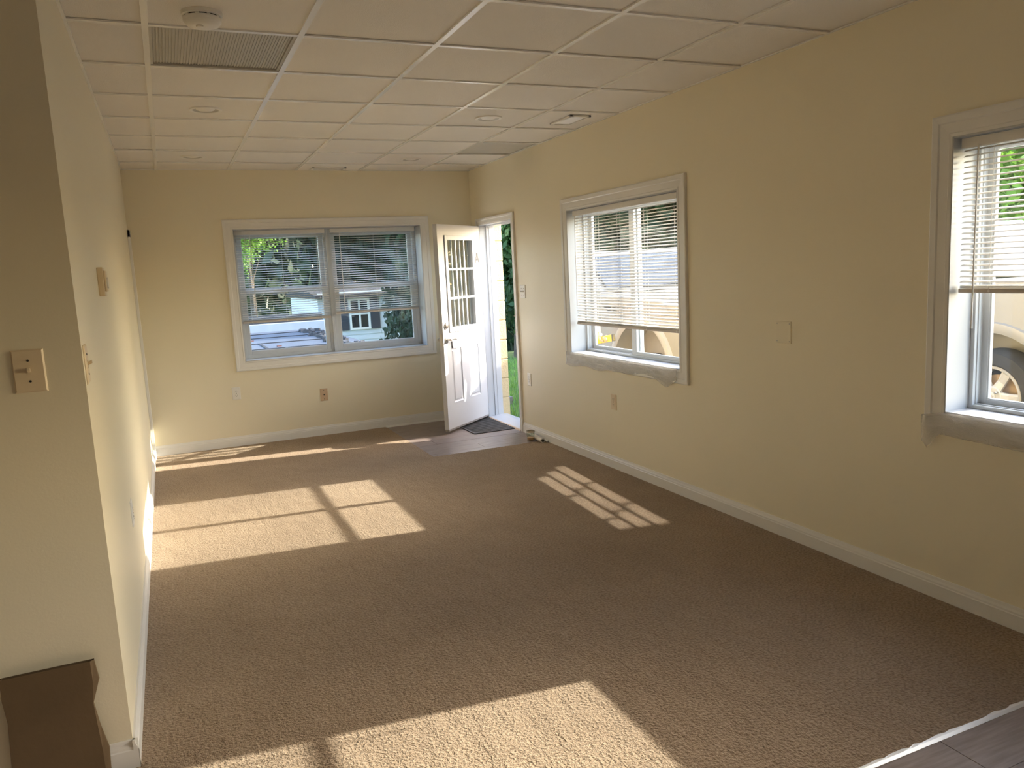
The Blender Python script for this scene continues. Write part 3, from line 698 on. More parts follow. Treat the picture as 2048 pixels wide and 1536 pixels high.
plate('wall_outlet', 'outlet seen edge-on low on the left wall', 'outlet', (XL, 3.81, 0.503), (1, 0, 0), 0.074, 0.116, 'plastic_white', 'duplex', 'wall outlets')
plate('cable_plate', 'beige cable jack plate under the middle of the double window', 'cover plate', (1.300, YB, 0.394), (0, -1, 0), 0.072, 0.118, 'plastic_beige', 'jack')
plate('blank_plate', 'blank cover plate painted cream between the two right windows', 'cover plate', (XR, 3.137, 1.107), (-1, 0, 0), 0.112, 0.116, 'paint_cream', 'blank')
M0 = wall_frame((XL, 3.60, 1.535), (1, 0, 0)); R3 = M0.to_3x3().to_4x4()
g = thing('thermostat', 'beige thermostat projecting from the left wall', 'thermostat', (XL, 3.60, 1.535))
MB().box((-0.052, 0, -0.058), (0.052, 0.022, 0.058), R3).build('base', 'plastic_ivory', g, False, 0.003)
MB().box((-0.046, 0.022, -0.040), (0.046, 0.030, 0.045), R3).build('cover', 'plastic_ivory', g, False, 0.003)
MB().tube([R3 @ Vector((-0.02, 0.028, -0.005)), R3 @ Vector((-0.02, 0.036, -0.005))], 0.022, 24).build('dial', 'plastic_white', g, True)

# ------------------------------------------------------------------ loose things on the floor
g = thing('door_mat', 'dark grey ribbed rubber mat just inside the open door', 'mat', (2.718, 7.03, -0.0035))
MB().box((-0.222, -0.36, 0), (0.222, 0.36, 0.006)).build('base', 'mat_rubber', g, False, 0.004)
b = MB()
for sx in (-1, 1): b.box((sx*0.222-(.016 if sx > 0 else 0), -0.36, 0.005), (sx*0.222+(.016 if sx < 0 else 0), 0.36, 0.009))
for sy in (-1, 1): b.box((-0.222, sy*0.36-(.016 if sy > 0 else 0), 0.005), (0.222, sy*0.36+(.016 if sy < 0 else 0), 0.009))
b.build('border', 'mat_rubber', g, False, 0.002)
rm = MB().box((-0.004, -0.21, 0.005), (0.004, 0.21, 0.010)).mesh('rib', 'mat_rubber')
for i in range(26):
    t_ = -0.62 + i*0.05; 
    c = Vector((t_*0.5, t_*0.5*0.62))
    dv = Vector((0.55, -0.835)); dv.normalize(); L0, L1 = -9, 9
    for ax, lim in ((0, 0.200), (1, 0.338)):
        a_, b_ = sorted(((-lim-c[ax])/dv[ax], (lim-c[ax])/dv[ax])); L0 = max(L0, a_); L1 = min(L1, b_)
    if L1-L0 < 0.05: continue
    p, q = c+dv*L0, c+dv*L1; n = Vector((-dv.y, dv.x))*0.005
    MB().prism([p+n, q+n, q-n, p-n], lambda u, v: (u, v, 0.005), lambda u, v: (u, v, 0.0095)).build('rib', 'mat_rubber', g)
g = thing('glass_jar', 'small clear glass jar on the laminate by the door casing', 'jar', (2.815, 6.115, -0.0035))
MB().lathe([(0.030, 0.0), (0.033, 0.004), (0.037, 0.085), (0.0385, 0.088), (0.0365, 0.086), (0.031, 0.010), (0.001, 0.008)], 32, cap=False).build('body', 'jar_glass', g, True)
MB().lathe([(0.0302, 0.0085), (0.0318, 0.030), (0.001, 0.0302)], 32).build('contents', 'amber_liquid', g, True)
MB().lathe([(0.037, 0.076), (0.0392, 0.078), (0.0392, 0.088), (0.037, 0.089)], 32, cap=False).build('rim', 'rail_taupe', g, True)
g = thing('masking_roll', 'pale tube of masking film lying along the baseboard by the jar', 'roll', (2.868, 6.075, 0.021))
MB().tube([(0.010, 0.13, 0), (-0.012, -0.12, 0)], 0.021, 20).build('roll', 'tube_card', g, True)
MB().tube([(-0.0118, -0.118, 0), (-0.0122, -0.1215, 0)], 0.013, 16).build('core', 'slot_dark', g, True)
g = thing('masking_roll', 'thin white strip roll between the pale tube and the baseboard', 'roll', (2.897, 6.00, 0.010))
MB().tube([(0.003, 0.11, 0), (0.0, -0.06, 0)], 0.009, 14).build('roll', 'paper_white', g, True)
MB().tube([(0.0, -0.059, 0), (0.0, -0.062, 0)], 0.005, 10).build('core', 'slot_dark', g, True)
# thin brown upright panel with a wavy side, against the wall end
g = thing('brown_panel', 'thin dark brown panel with a wavy right side against the wall end', 'bag', (-0.438, YS-0.026, -0.004))
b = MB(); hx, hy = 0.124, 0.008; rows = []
for z, w_, wave in ((0.0, 1.03, 0.0), (0.10, 1.02, 0.012), (0.18, 0.985, -0.012), (0.26, 0.955, -0.028), (0.33, 1.005, 0.010), (0.395, 1.0, -0.004)):
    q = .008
    rows.append([(-hx*w_, -q, z), (hx*w_-.012, -q, z), (hx*w_+wave*.4, 0, z), (hx*w_+wave*.5, q, z), (-hx*w_, q, z), (-hx*w_+0.006, 0, z)])
b.loft(rows, True); b.add(rows[0], [(5, 4, 3, 2, 1, 0)]); o = b.build('body', 'panel_brown', g); o.modifiers.new('thickness', 'SOLIDIFY').thickness = 0.001
MB().box((-hx+.004, -hy-.0012, 0.030), (hx-.016, -hy-.0004, 0.0312)).build('low_line', 'panel_brown', g)

# ------------------------------------------------------------------ outdoors: ground
GZ = -0.20
def gz(x, y):
    s = max(0, min(1, (y-9.5)/9)); s = s*s*(3-2*s); q = max(0, min(1, (5.2-x)/1.6))
    far = max(0, min(1, (y-14)/12))
    return GZ - 1.5*s*max(q, far*0.6)
rows = []
for j in range(61):
    y = -12 + j*1.2; rows.append([(3.0+(i-20)*1.4, y, gz(3.0+(i-20)*1.4, y)) for i in range(61)])
keep = MB()
n = 61
V = [p for r in rows for p in r]; F = []
for j in range(60):
    for i in range(60):
        q = (j*n+i, j*n+i+1, (j+1)*n+i+1, (j+1)*n+i)
        cx, cy = V[q[0]][0]+.7, V[q[0]][1]+.6
        if XF-0.5 < cx < 2.9 and YN-0.5 < cy < 7.3: continue
        F.append(q)
keep.add(V, F)
S(keep.build('ground', 'grass_ground', None, True), 'grassy ground around the building')
S(MB().box((3.17, -8, GZ-.06), (9.5, 7.6, GZ+0.012)).build('driveway', 'gravel'), 'grey gravel drive beside the building')
b = MB(); rr = random.Random(21)
for k in range(9000):
    x, y = rr.uniform(3.25, 6.2), rr.uniform(7.65, 13.5)
    if x > 4.25 and y < 9.5: continue
    z = gz(x, y); a = rr.uniform(0, 6.28); h = rr.uniform(.05, .13); w_ = .006
    lx, ly = rr.uniform(-.04, .04), rr.uniform(-.04, .04)
    b.add([(x-w_*math.cos(a), y-w_*math.sin(a), z-.01), (x+w_*math.cos(a), y+w_*math.sin(a), z-.01), (x+lx, y+ly, z+h)], [(0, 1, 2)])
tag(b.build('grass', 'grass_blade'), 'sunlit lawn grass beyond the doorway', 'grass', kind='stuff')
g = thing('utility_box', 'small dark box standing in the grass beyond the doorway', 'box', (3.885, 9.013, GZ-.01))
MB().box((-0.022, -0.022, 0), (0.022, 0.022, 0.05)).build('post', 'weather_grey', g, False, .004); MB().box((-0.03, -0.03, 0.05), (0.03, 0.03, 0.105)).build('cap', 'weather_grey', g, False, .006)

# ------------------------------------------------------------------ plants
def foliage(n, rx, rz, leaf, seed, shape='round'):
    rr = random.Random(seed); b = MB()
    blobs = [(rr.uniform(-.55, .55)*rx, rr.uniform(-.55, .55)*rx, rr.uniform(-.8, .8)*rz, rr.uniform(.30, .55)) for _ in range(26)]
    for _ in range(n):
        if shape == 'cone':
            t = rr.random()**0.8; rad = rx*(1-t)*rr.uniform(.5, 1.0)+.05; a = rr.uniform(0, 6.28)
            p = Vector((rad*math.cos(a), rad*math.sin(a), -rz + 2*rz*t))
        else:
            bx, by, bz, br = rr.choice(blobs); d = Vector((rr.gauss(0, 1), rr.gauss(0, 1), rr.gauss(0, 1))).normalized()*rr.uniform(.55, 1.0)
            p = Vector((bx + d.x*br*rx, by + d.y*br*rx, bz + d.z*br*rz))
        u = Vector((rr.gauss(0, 1), rr.gauss(0, 1), rr.gauss(0, .7))).normalized(); v = u.orthogonal().normalized()
        v = (v*math.cos(rr.uniform(0, 3.1)) + u.cross(v)*math.sin(rr.uniform(0, 3.1))).normalized()
        L_ = leaf*rr.uniform(.6, 1.3); b.add([p-u*L_, p+v*L_*.5, p+u*L_, p-v*L_*.5], [(0, 1, 2, 3)])
    return b
fol = {'dark': foliage(9000, 1, 1, .075, 1).mesh('foliage', 'leaf_dark'), 'mid': foliage(9000, 1, 1, .07, 2).mesh('foliage', 'leaf_mid'),
       'bright': foliage(6000, 1, 1, .05, 3).mesh('foliage', 'leaf_bright'), 'cone': foliage(9000, 1, 1, .06, 4, 'cone').mesh('foliage', 'leaf_dark'),
       'conemid': foliage(8000, 1, 1, .06, 6, 'cone').mesh('foliage', 'leaf_mid')}
def tree(kind, x, y, r, z0, z1, label, trunk=True, name='tree', group='trees outside'):
    g = thing(name, label, name, (x, y, gz(x, y)-.05), (0, 0, 0), group)
    base = gz(x, y)-.05
    o = link('foliage', fol[kind], g, 0, (0, 0, (z0+z1)/2-base), (0, 0, random.uniform(0, 6))); o.scale = (r, r, (z1-z0)/2); o['kind'] = 'stuff'
    if trunk:
        h = z0-base+(z1-z0)*.5
        MB().tube([(0, 0, -.1), (0.05, 0, h*.5), (0, .1, h)], [0.09*r**.6+.05, 0.07*r**.6+.03, .03], 8).build('trunk', 'bark', g, True)
        b = MB()
        for k in range(5):
            a = k*1.26; b.tube([(0, 0, h*(.6+.06*k)), (r*.3*math.cos(a), r*.3*math.sin(a), h*(.8+.05*k))], [.04, .012], 6)
        b.build('branches', 'bark', g, True)
    return g
tree('bright', 2.95, 31, 1.35, 1.9, 4.8, 'bright sunlit tree at the left edge of the double window view')
tree('cone', 9.0, 44, 4.0, -1.8, 20, 'dark tall evergreen behind the left half of the double window')
tree('dark', 11.7, 40.5, 4.2, -1.8, 17, 'broad dark tree behind the centre of the double window')
tree('mid', 15.2, 41, 4.2, -0.8, 17, 'lighter green tree behind the right half of the double window')
tree('mid', 13.2, 52, 5.5, 4, 26, 'tall green tree crown above the pale house roof')
tree('dark', 3.2, 40, 4.2, -1.5, 15, 'dark tree far behind the flat roof')
tree('dark', 7.4, 61, 8.5, -2, 27, 'huge dark tree far behind the dark evergreen')
tree('dark', 22.0, 61, 8.5, -2, 27, 'huge dark tree far behind the lighter green tree')
tree('cone', 18.6, 50, 4.3, -1.8, 22, 'dark evergreen behind the right blind of the double window')
tree('dark', 7.6, 17.5, 2.6, -0.6, 8, 'dark leafy tree filling the upper doorway opening')
tree('mid', 6.2, 13.8, 1.0, 0.2, 3.4, 'light green bush seen through the doorway opening')
tree('mid', 10.2, 21, 3.2, -0.6, 9, 'green tree behind the white vehicle hood, beyond the sliding window')
tree('mid', 15.0, 21, 4.0, -0.5, 8.0, 'green tree beyond the sliding window, right of the white vehicle hood')
tree('mid', 14.0, 12.0, 3.4, -0.5, 5.2, 'green roadside tree beyond the wheel truck')
tree('bright', 11.6, 8.6, 2.2, 0.4, 3.9, 'bright green tree above the wheel truck at the right edge')
tree('dark', 5.15, 17.0, 0.85, -1.7, 1.75, 'dense dark shrub in front of the pale house', False, 'shrub')
tree('dark', 5.7, 16.6, 0.8, -1.7, 1.55, 'low dark shrub at the right side of the double window view', False, 'shrub')

# ------------------------------------------------------------------ flat roof next door and pale house
g = thing('flat_roof_building', 'low building with dark blue-grey flat roof and black seams', 'building', (0.2, 12.4, -2.0))
MB().box((-4.2, -2.6, 0), (2.35, 3.0, 2.46)).build('wall', 'fascia_pale', g)
MB().box((-4.3, -2.7, 2.46), (2.45, 3.1, 2.55)).build('roof_deck', 'membrane', g, False, .01)
for yy in (-1.9, -0.9, 0.2, 1.4, 2.4): MB().box((-4.3, yy-.02, 2.55), (2.2, yy+.02, 2.562)).build('roof_seam', 'seam_dark', g)
for (a, yy, l_) in ((1.05, -0.9, 1.1), (0.2, 0.2, 1.2), (1.3, -1.9, 1.0)): MB().box((a-.02, yy, 2.55), (a+.02, yy+l_, 2.561)).build('roof_seam', 'seam_dark', g)
b = MB(); rr = random.Random(9)
for k in range(160):
    x, y = 2.12+rr.gauss(0, .11), rr.uniform(-2.4, 2.8); s = rr.uniform(.015, .045); b.box((-s, -s*.7, -.02), (s, s*.7, s*.8), Matrix.Translation((x, y, 2.56)) @ Matrix.Rotation(rr.uniform(0, 3), 4, 'Z') @ Matrix.Rotation(rr.uniform(-.4, .4), 4, 'X'))
tag(b.build('rubble_edge', 'rubble', g), kind='stuff')
for (x, y) in ((1.25, -0.55), (1.45, -1.75), (1.0, 0.9)): MB().box((-.035, -.012, 0), (.035, .012, .015), Matrix.Translation((x, y, 2.55)) @ Matrix.Rotation(.4, 4, 'Z')).build('red_patch', 'red_scrap', g)
MB().box((-4.3, 3.1, 2.3), (2.6, 3.3, 2.70)).build('parapet', 'fascia_pale', g, False, .01)
MB().box((-4.3, 3.3, 2.3), (2.6, 3.5, 2.84)).build('rear_fascia', 'shingle', g)

hx0, hx1, hy, hz0, hz1 = 4.52, 13.0, 26.0, -2.2, 0.86
g = thing('pale_house', 'pale blue clapboard house with a dark-shuttered window', 'house', (8.8, hy, hz0))
FH = lambda x, y, z: (x-8.8, y-hy, z-hz0)
MB().box(FH(hx0, hy+.02, hz0), FH(hx1, hy+6, hz1)).build('wall', 'siding_blue', g)
zb = hz0
while zb < hz1:
    MB().prism([(0.0, 0.0), (0.026, 0.0), (0.006, 0.186), (0.0, 0.186)], lambda d, z: FH(hx0, hy+.02-d, zb+z), lambda d, z: FH(hx1, hy+.02-d, zb+z)).build('clapboard', 'siding_blue', g); zb += 0.18
rf = MB().prism([(-0.35, 0.0), (-0.35, 0.10), (3.0, 0.40), (6.4, 0.1), (6.4, 0)], lambda d, z: FH(hx0-.12, hy+d, hz1+z), lambda d, z: FH(hx1+.3, hy+d, hz1+z)).build('roof', 'shingle', g)
def house_window(x0, x1, z0, z1):
    wn = MB(); rect_frame(wn, lambda u, z, d: FH(u, hy-d, z), x0, x1, z0, z1, .07, .07, .07, .07, 0.0, 0.05); wn = wn.build('window', 'trim_white', g)
    MB().box(FH((x0+x1)/2-.03, hy-.045, z0), FH((x0+x1)/2+.03, hy, z1)).build('muntin', 'trim_white', wn); MB().box(FH(x0, hy-.04, (z0+z1)/2-.025), FH(x1, hy, (z0+z1)/2+.025)).build('muntin', 'trim_white', wn)
    MB().box(FH(x0+.05, hy-.012, z0+.05), FH(x1-.05, hy-.008, z1-.05)).build('pane', 'car_glass', wn)
    for a in (x0-.33, x1+.03):
        s = MB(); s.box(FH(a, hy-.05, z0), FH(a+.30, hy, z1)); s = s.build('shutter', 'shutter_dark', g)
        for k in range(9): MB().box(FH(a+.04, hy-.06, z0+.06+k*(z1-z0-.1)/9), FH(a+.26, hy-.05, z0+.10+k*(z1-z0-.1)/9)).build('louvre', 'shutter_dark', s)
house_window(5.52, 6.22, -0.24, 0.80)
house_window(8.6, 9.3, -0.24, 0.80)

# ------------------------------------------------------------------ vehicles
def arc(cy, cz, r, a0, a1, n): return [(cy + r*math.cos(a0+(a1-a0)*i/n), cz + r*math.sin(a0+(a1-a0)*i/n)) for i in range(n+1)]
def wheel(g, x, y, z, rt, rw, rrim, spokes):
    MM = Matrix.Translation((x, y, z)) @ Matrix.Rotation(-PI/2, 4, 'Y')      # local +z -> world -x (towards the house)
    t = MB().lathe([(rrim, -rw), (rt-.03, -rw), (rt, -rw*.6), (rt, rw*.6), (rt-.03, rw), (rrim+.02, rw), (rrim, rw*.8)], 48, MM, False).build('tyre', 'tyre', g, True)
    rm = MB().lathe([(rrim, -rw), (rrim, rw*.82), (rrim-.008, rw*.9), (rrim-.022, rw*.86), (rrim-.034, rw*.5), (rrim-.045, -rw*.6)], 48, MM, False).build('rim', 'alloy', g, True)
    MB().lathe([(rrim*.68, rw*-.1), (rrim*.68, rw*.0), (0.03, 0.0)], 36, MM).build('brake_disc', 'rotor', rm, True)
    for k in range(spokes):
        a = 2*PI*k/spokes + 0.52; R_ = MM @ Matrix.Rotation(a, 4, 'Z')
        b = MB(); rows = []
        for rr_, hw, zt in ((0.05, 0.042, rw*.80), (rrim*.55, 0.034, rw*.70), (rrim-.03, 0.040, rw*.78)):
            rows.append([R_ @ Vector((rr_, -hw, zt-.03)), R_ @ Vector((rr_, -hw, zt-.006)), R_ @ Vector((rr_, -hw*.55, zt)), R_ @ Vector((rr_, hw*.55, zt)), R_ @ Vector((rr_, hw, zt-.006)), R_ @ Vector((rr_, hw, zt-.03))])
        b.loft(rows, True).build('spoke', 'alloy', rm)
    MB().lathe([(0.088, rw*.5), (0.088, rw*.76), (0.080, rw*.82), (0.02, rw*.84)], 36, MM).build('hub', 'alloy', rm, True)
    for k in range(6):
        a = 2*PI*k/6 + 0.1; MB().lathe([(0.015, rw*.8), (0.015, rw*.90), (0.011, rw*.96), (.002, rw*.98)], 12, MM @ Matrix.Rotation(a, 4, 'Z') @ Matrix.Translation((.064, 0, 0))).build('lug_nut', 'chrome', rm, True)
    cp = MB().lathe([(0.042, rw*.82), (0.042, rw*.90), (0.036, rw*.93), (.002, rw*.93)], 28, MM).build('centre_cap', 'alloy', rm, True)
    ov = MB(); ov.lathe([(0.030, 0), (0.030, 0.002), (0.001, 0.0022)], 28, MM @ Matrix.Translation((0, 0, rw*.93)) @ Matrix.Diagonal((.45, 1, 1, 1)).to_4x4()); ov.build('oval_emblem', 'weather_grey', rm)
    ov = MB(); ov.lathe([(0.026, 0), (0.026, 0.001)], 28, MM @ Matrix.Translation((0, 0, rw*.93+.0022)) @ Matrix.Diagonal((.36, 1, 1, 1)).to_4x4()); ov.build('oval_emblem', 'alloy', rm)
    ov = MB(); pts = [MM @ Vector((0.006*math.sin(i*1.5), -0.020+0.004*i, rw*.93+.0036)) for i in range(11)]; ov.tube(pts, 0.0016, 5); ov.build('emblem_script', 'weather_grey', rm)
def flare(g, x, cy, cz, r0, r1, a0, a1, d, name, m):
    rows = []
    for i in range(33):
        a = a0+(a1-a0)*i/32; c, s = math.cos(a), math.sin(a)
        rows.append([(x+.02, cy+r0*c, cz+r0*s), (x-d*.6, cy+r0*c, cz+r0*s), (x-d, cy+(r0*.6+r1*.4)*c, cz+(r0*.6+r1*.4)*s), (x-d*.8, cy+(r1-.012)*c, cz+(r1-.012)*s), (x+.002, cy+r1*c, cz+r1*s)])
    return MB().loft(rows).build(name, m, g, True)
# pickup with its hood outside the sliding window (drives towards -y)
AX, AY, AZ, AR = 4.35, 6.67, 0.40, 0.50
g = thing('utility_vehicle', 'white utility vehicle with its front wheel arch outside the sliding window by the door', 'car', (AX+.95, 8.4, GZ))
L = lambda x, y, z: (x-AX-.95, y-8.4, z-GZ)
prof = [(5.68, 0.35), (5.66, 0.90), (5.78, 1.06), (6.6, 1.15), (8.02, 1.20), (8.05, 1.20), (9.32, 1.20), (9.34, 0.32), (9.30, .30)]
arch2 = arc(8.76, AZ, AR, 0, PI, 24); arch1 = arc(AY, AZ, AR, 0, PI, 24)
prof = prof[:-1] + [(9.29, .28)] + arch2 + [(8.24, .26), (7.19, .26)] + arch1 + [(6.14, .28)]
MB().prism(prof, lambda y, z: L(AX, y, z), lambda y, z: L(AX+.30, y, z)).build('fender_side', 'car_white', g, False, .012)
MB().prism([(5.68, 0.45), (5.66, 0.90), (5.78, 1.06), (6.6, 1.15), (8.05, 1.20), (8.05, .45)], lambda y, z: L(AX+.30, y, z), lambda y, z: L(AX+1.6, y, z + .0)).build('hood', 'car_white', g, False, .02)
MB().prism(prof, lambda y, z: L(AX+1.6, y, z), lambda y, z: L(AX+1.9, y, z)).build('fender_side', 'car_white', g, False, .012)
MB().box(L(AX+.30, 8.0, .45), L(AX+1.6, 9.33, 1.2)).build('cabin_floor', 'car_white', g)
MB().prism([(7.55, 1.185), (8.05, 1.62), (8.2, 1.66), (9.15, 1.66), (9.32, 1.19)], lambda y, z: L(AX+.06+max(0, z-1.2)*.22, y, z), lambda y, z: L(AX+1.84-max(0, z-1.2)*.22, y, z)).build('cab', 'car_white', g, False, .03)
MB().prism([(7.60, 1.235), (8.02, 1.60), (8.05, 1.59), (7.63, 1.22)], lambda y, z: L(AX+.16, y-.03, z+.012), lambda y, z: L(AX+1.74, y-.03, z+.012)).build('windshield', 'car_glass', g)
MB().prism([(7.74, 1.235), (8.10, 1.575), (9.10, 1.575), (9.2, 1.235)], lambda y, z: L(AX+.052+max(0, z-1.2)*.22, y, z), lambda y, z: L(AX+.07+max(0, z-1.2)*.22, y, z)).build('side_window', 'car_glass', g)
flare(g, AX, AY, AZ, AR, AR+.085, -.25, PI+.25, .035, 'arch_flare', 'car_flare')
b = MB(); rows = []
for i in range(25):
    a = -.2+(PI+.4)*i/24; rows.append([L(AX+.004, AY+(AR-.006)*math.cos(a), AZ+(AR-.006)*math.sin(a)), L(AX+.34, AY+(AR-.02)*math.cos(a), AZ+(AR-.02)*math.sin(a))])
b.loft(rows)
for o in list(g.children):
    if o.name.startswith('arch_flare'): o.location = L(0, 0, 0)
b.build('wheel_house', 'car_flare', g, True)
MB().lathe([(AR-.02, 0), (AR-.02, .02)], 40, Matrix.Translation(L(AX+.27, AY, AZ)) @ Matrix.Rotation(PI/2, 4, 'Y')).build('inner_liner', 'car_flare', g)
wheel(g, *L(AX+.14, AY, .19), .39, .11, .225, 6)
wheel(g, *L(AX+.14, 8.76, .19), .39, .11, .225, 6)
MB().box(L(AX-.004, 8.04, .45), L(AX+.004, 8.052, 1.19)).build('door_gap', 'car_trim', g)
MB().box(L(AX-.02, 8.6, .98), L(AX+.002, 8.78, 1.01)).build('door_handle', 'car_trim', g, False, .006)
MB().box(L(AX+.02, 5.60, .30), L(AX+1.88, 5.72, .52)).build('bumper', 'chrome', g, False, .03)
# dark two-line lettering on the fender, too small to read
rr = random.Random(4)
for ln, (zc, y0, y1, hh) in enumerate(((1.055, 6.90, 7.36, .028), (1.010, 7.12, 7.30, .022))):
    y = y0
    while y < y1:
        wd = rr.uniform(.016, .03); b = MB()
        b.box(L(AX-.003, y, zc-hh/2), L(AX+.002, y+.006, zc+hh/2))
        if rr.random() < .7: b.box(L(AX-.003, y, zc+hh/2-.006), L(AX+.002, y+wd-.006, zc+hh/2))
        if rr.random() < .7: b.box(L(AX-.003, y, zc-hh/2), L(AX+.002, y+wd-.006, zc-hh/2+.006))
        if rr.random() < .6: b.box(L(AX-.003, y+wd-.010, zc-hh/2), L(AX+.002, y+wd-.005, zc+hh/2))
        b.build('lettering', 'car_trim', g); y += wd + (.03 if rr.random() < .2 else .004)
# second truck seen low through the near window
BX, BY, BZ, BR = 6.35, 4.38, 0.225, 0.545
g = thing('pickup_truck', 'cream pickup with a six-spoke alloy wheel outside the window at the right edge', 'truck', (BX+.95, 5.6, GZ))
L2 = lambda x, y, z: (x-BX-.95, y-5.6, z-GZ)
ar1 = arc(BY, BZ, BR, .05, PI-.05, 24); ar2 = arc(BY+3.6, BZ, BR, .05, PI-.05, 24)
prof = [(3.0, .30), (2.98, 1.19), (3.02, 1.22), (9.0, 1.16), (9.12, .9), (9.1, .3), (8.52, .20)] + ar2 + [(7.36, .18), (4.92, .18)] + ar1 + [(3.75, .25)]
MB().prism(prof, lambda y, z: L2(BX, y, z), lambda y, z: L2(BX+.3, y, z)).build('body_side', 'car_white', g, False, .014)
MB().prism([(3.0, .40), (2.98, 1.19), (9.0, 1.15), (9.1, .4)], lambda y, z: L2(BX+.3, y, z), lambda y, z: L2(BX+1.9, y, z)).build('body', 'car_white', g, False, .02)
MB().prism([(5.1, 1.19), (5.25, 1.74), (6.7, 1.76), (7.45, 1.17)], lambda y, z: L2(BX+.06+max(0, z-1.2)*.2, y, z), lambda y, z: L2(BX+1.84-max(0, z-1.2)*.2, y, z)).build('cab', 'car_white', g, False, .03)
MB().prism([(5.32, 1.25), (5.4, 1.64), (6.6, 1.66), (7.1, 1.25)], lambda y, z: L2(BX+.05+max(0, z-1.2)*.2, y, z), lambda y, z: L2(BX+.07+max(0, z-1.2)*.2, y, z)).build('side_window', 'car_glass', g)
o = flare(g, BX, BY, BZ, BR, BR+.095, .05, PI-.05, .03, 'arch_flare', 'car_white'); o.location = L2(0, 0, 0)
rows = []
for i in range(25):
    a = .02+(PI-.04)*i/24; rows.append([L2(BX+.004, BY+(BR-.006)*math.cos(a), BZ+(BR-.006)*math.sin(a)), L2(BX+.40, BY+(BR-.02)*math.cos(a), BZ+(BR-.02)*math.sin(a))])
MB().loft(rows).build('wheel_house', 'car_liner', g, True)
MB().lathe([(BR-.02, 0), (BR-.02, .02)], 40, Matrix.Translation(L2(BX+.38, BY, BZ)) @ Matrix.Rotation(PI/2, 4, 'Y')).build('inner_liner', 'car_liner', g)
wheel(g, *L2(BX+.13, BY, BZ-.005), .405, .12, .262, 6)
wheel(g, *L2(BX+.13, BY+3.6, BZ-.005), .405, .12, .262, 6)
MB().box(L2(BX-.01, 2.96, .80), L2(BX+.12, 3.02, 1.15)).build('tail_lamp', 'lamp_red', g, False, .01)
MB().box(L2(BX+.05, 2.80, .25), L2(BX+1.85, 2.97, .45)).build('bumper', 'chrome', g, False, .03)
for yy in (5.12, 6.55): MB().box(L2(BX-.003, yy, .3), L2(BX+.003, yy+.012, 1.18)).build('door_gap', 'car_trim', g)

# ------------------------------------------------------------------ person with a yellow level
def skin(name, chains, m, parent, sub=2):
    """chains: lists of (point, radius) that share points; one continuous surface"""
    V = []; E = []; Rr = []; idx = {}
    for ch in chains:
        prev = None
        for p, r in ch:
            k = tuple(round(c, 4) for c in p)
            if k not in idx: idx[k] = len(V); V.append(p); Rr.append(r)
            if prev is not None and prev != idx[k]: E.append((prev, idx[k]))
            prev = idx[k]
    me = bpy.data.meshes.new(name); me.from_pydata(V, E, []); me.materials.append(MATS[m])
    o = link(name, me, parent); sm = o.modifiers.new('skin', 'SKIN'); sm.use_smooth_shade = True
    for i, sv in enumerate(me.skin_vertices[0].data):
        r = Rr[i]; sv.radius = (r, r) if not isinstance(r, tuple) else r; sv.use_root = (i == 0)
    ss = o.modifiers.new('subdivision', 'SUBSURF'); ss.levels = sub; ss.render_levels = sub
    return o
pr = thing('person', 'person in red shirt beside the white vehicle holding a yellow level', 'person', (3.60, 6.77, GZ+.012), (0, 0, PI/2))
pr.scale = (.985, .985, .985)
pel = (0, 0, .92); ch1 = (0, 0, 1.10); ch2 = (0, -.01, 1.28); nk = (0, -.02, 1.42); hd0 = (0, -.035, 1.50); hd1 = (0, -.05, 1.575); hd2 = (0, -.045, 1.64)
rs, re, rw_ = (-.17, -.01, 1.335), (-.255, .070, 1.11), (-.440, -.045, 1.065)
ls, le, lw_ = (.17, 0, 1.335), (.235, .06, 1.09), (.16, -.15, 1.02)
def leg(sx): return [(pel, (.13, .10)), ((sx*.09, 0, .84), .085), ((sx*.10, -.02, .48), .058), ((sx*.10, .02, .25), .048), ((sx*.10, .03, .08), .036), ((sx*.10, -.03, .035), .036), ((sx*.105, -.15, .025), .03)]
rhand = (-.490, -.075, 1.048); lhand = (.13, -.215, 1.0)
body = skin('body', [[(pel, (.13, .10)), (ch1, (.125, .09)), (ch2, (.14, .095)), (nk, .052), (hd0, .062), (hd1, (.075, .088)), (hd2, (.062, .075))],
    leg(-1), leg(1), [(ch2, (.14, .095)), (rs, .055), (re, .042), (rw_, .027), (rhand, (.036, .018))], [(ch2, (.14, .095)), (ls, .055), (le, .042), (lw_, .027), (lhand, (.036, .018))]], 'skin', pr)
def hand(c, fwd, side, dn, parent):
    c = Vector(c); f = Vector(fwd).normalized(); s = Vector(side).normalized(); d = Vector(dn).normalized()
    for k, (off, ln) in enumerate(((-.027, .062), (-.009, .072), (.009, .068), (.027, .052))):
        p0 = c + f*.02 + s*off; p1 = p0 + f*ln*.48; p2 = p1 + f*ln*.18 + d*ln*.34; p3 = p2 - f*ln*.20 + d*ln*.22
        skin('finger', [[(tuple(p0), .0105), (tuple(p1), .0098), (tuple(p2), .0090), (tuple(p3), .0078)]], 'skin', parent, 1)
    p0 = c - f*.01 - s*.03; p1 = p0 - s*.022 + f*.02 + d*.01; p2 = p1 + f*.022 + d*.022 + s*.012
    skin('thumb', [[(tuple(p0), .013), (tuple(p1), .0115), (tuple(p2), .009)]], 'skin', parent, 1)
hand(rhand, (-.75, -.5, -.25), (.3, -.7, .25), (.1, -.35, -.9), pr)
hand(lhand, (-.3, -.7, -.2), (-.2, .1, -.9), (-.8, .2, 0), pr)
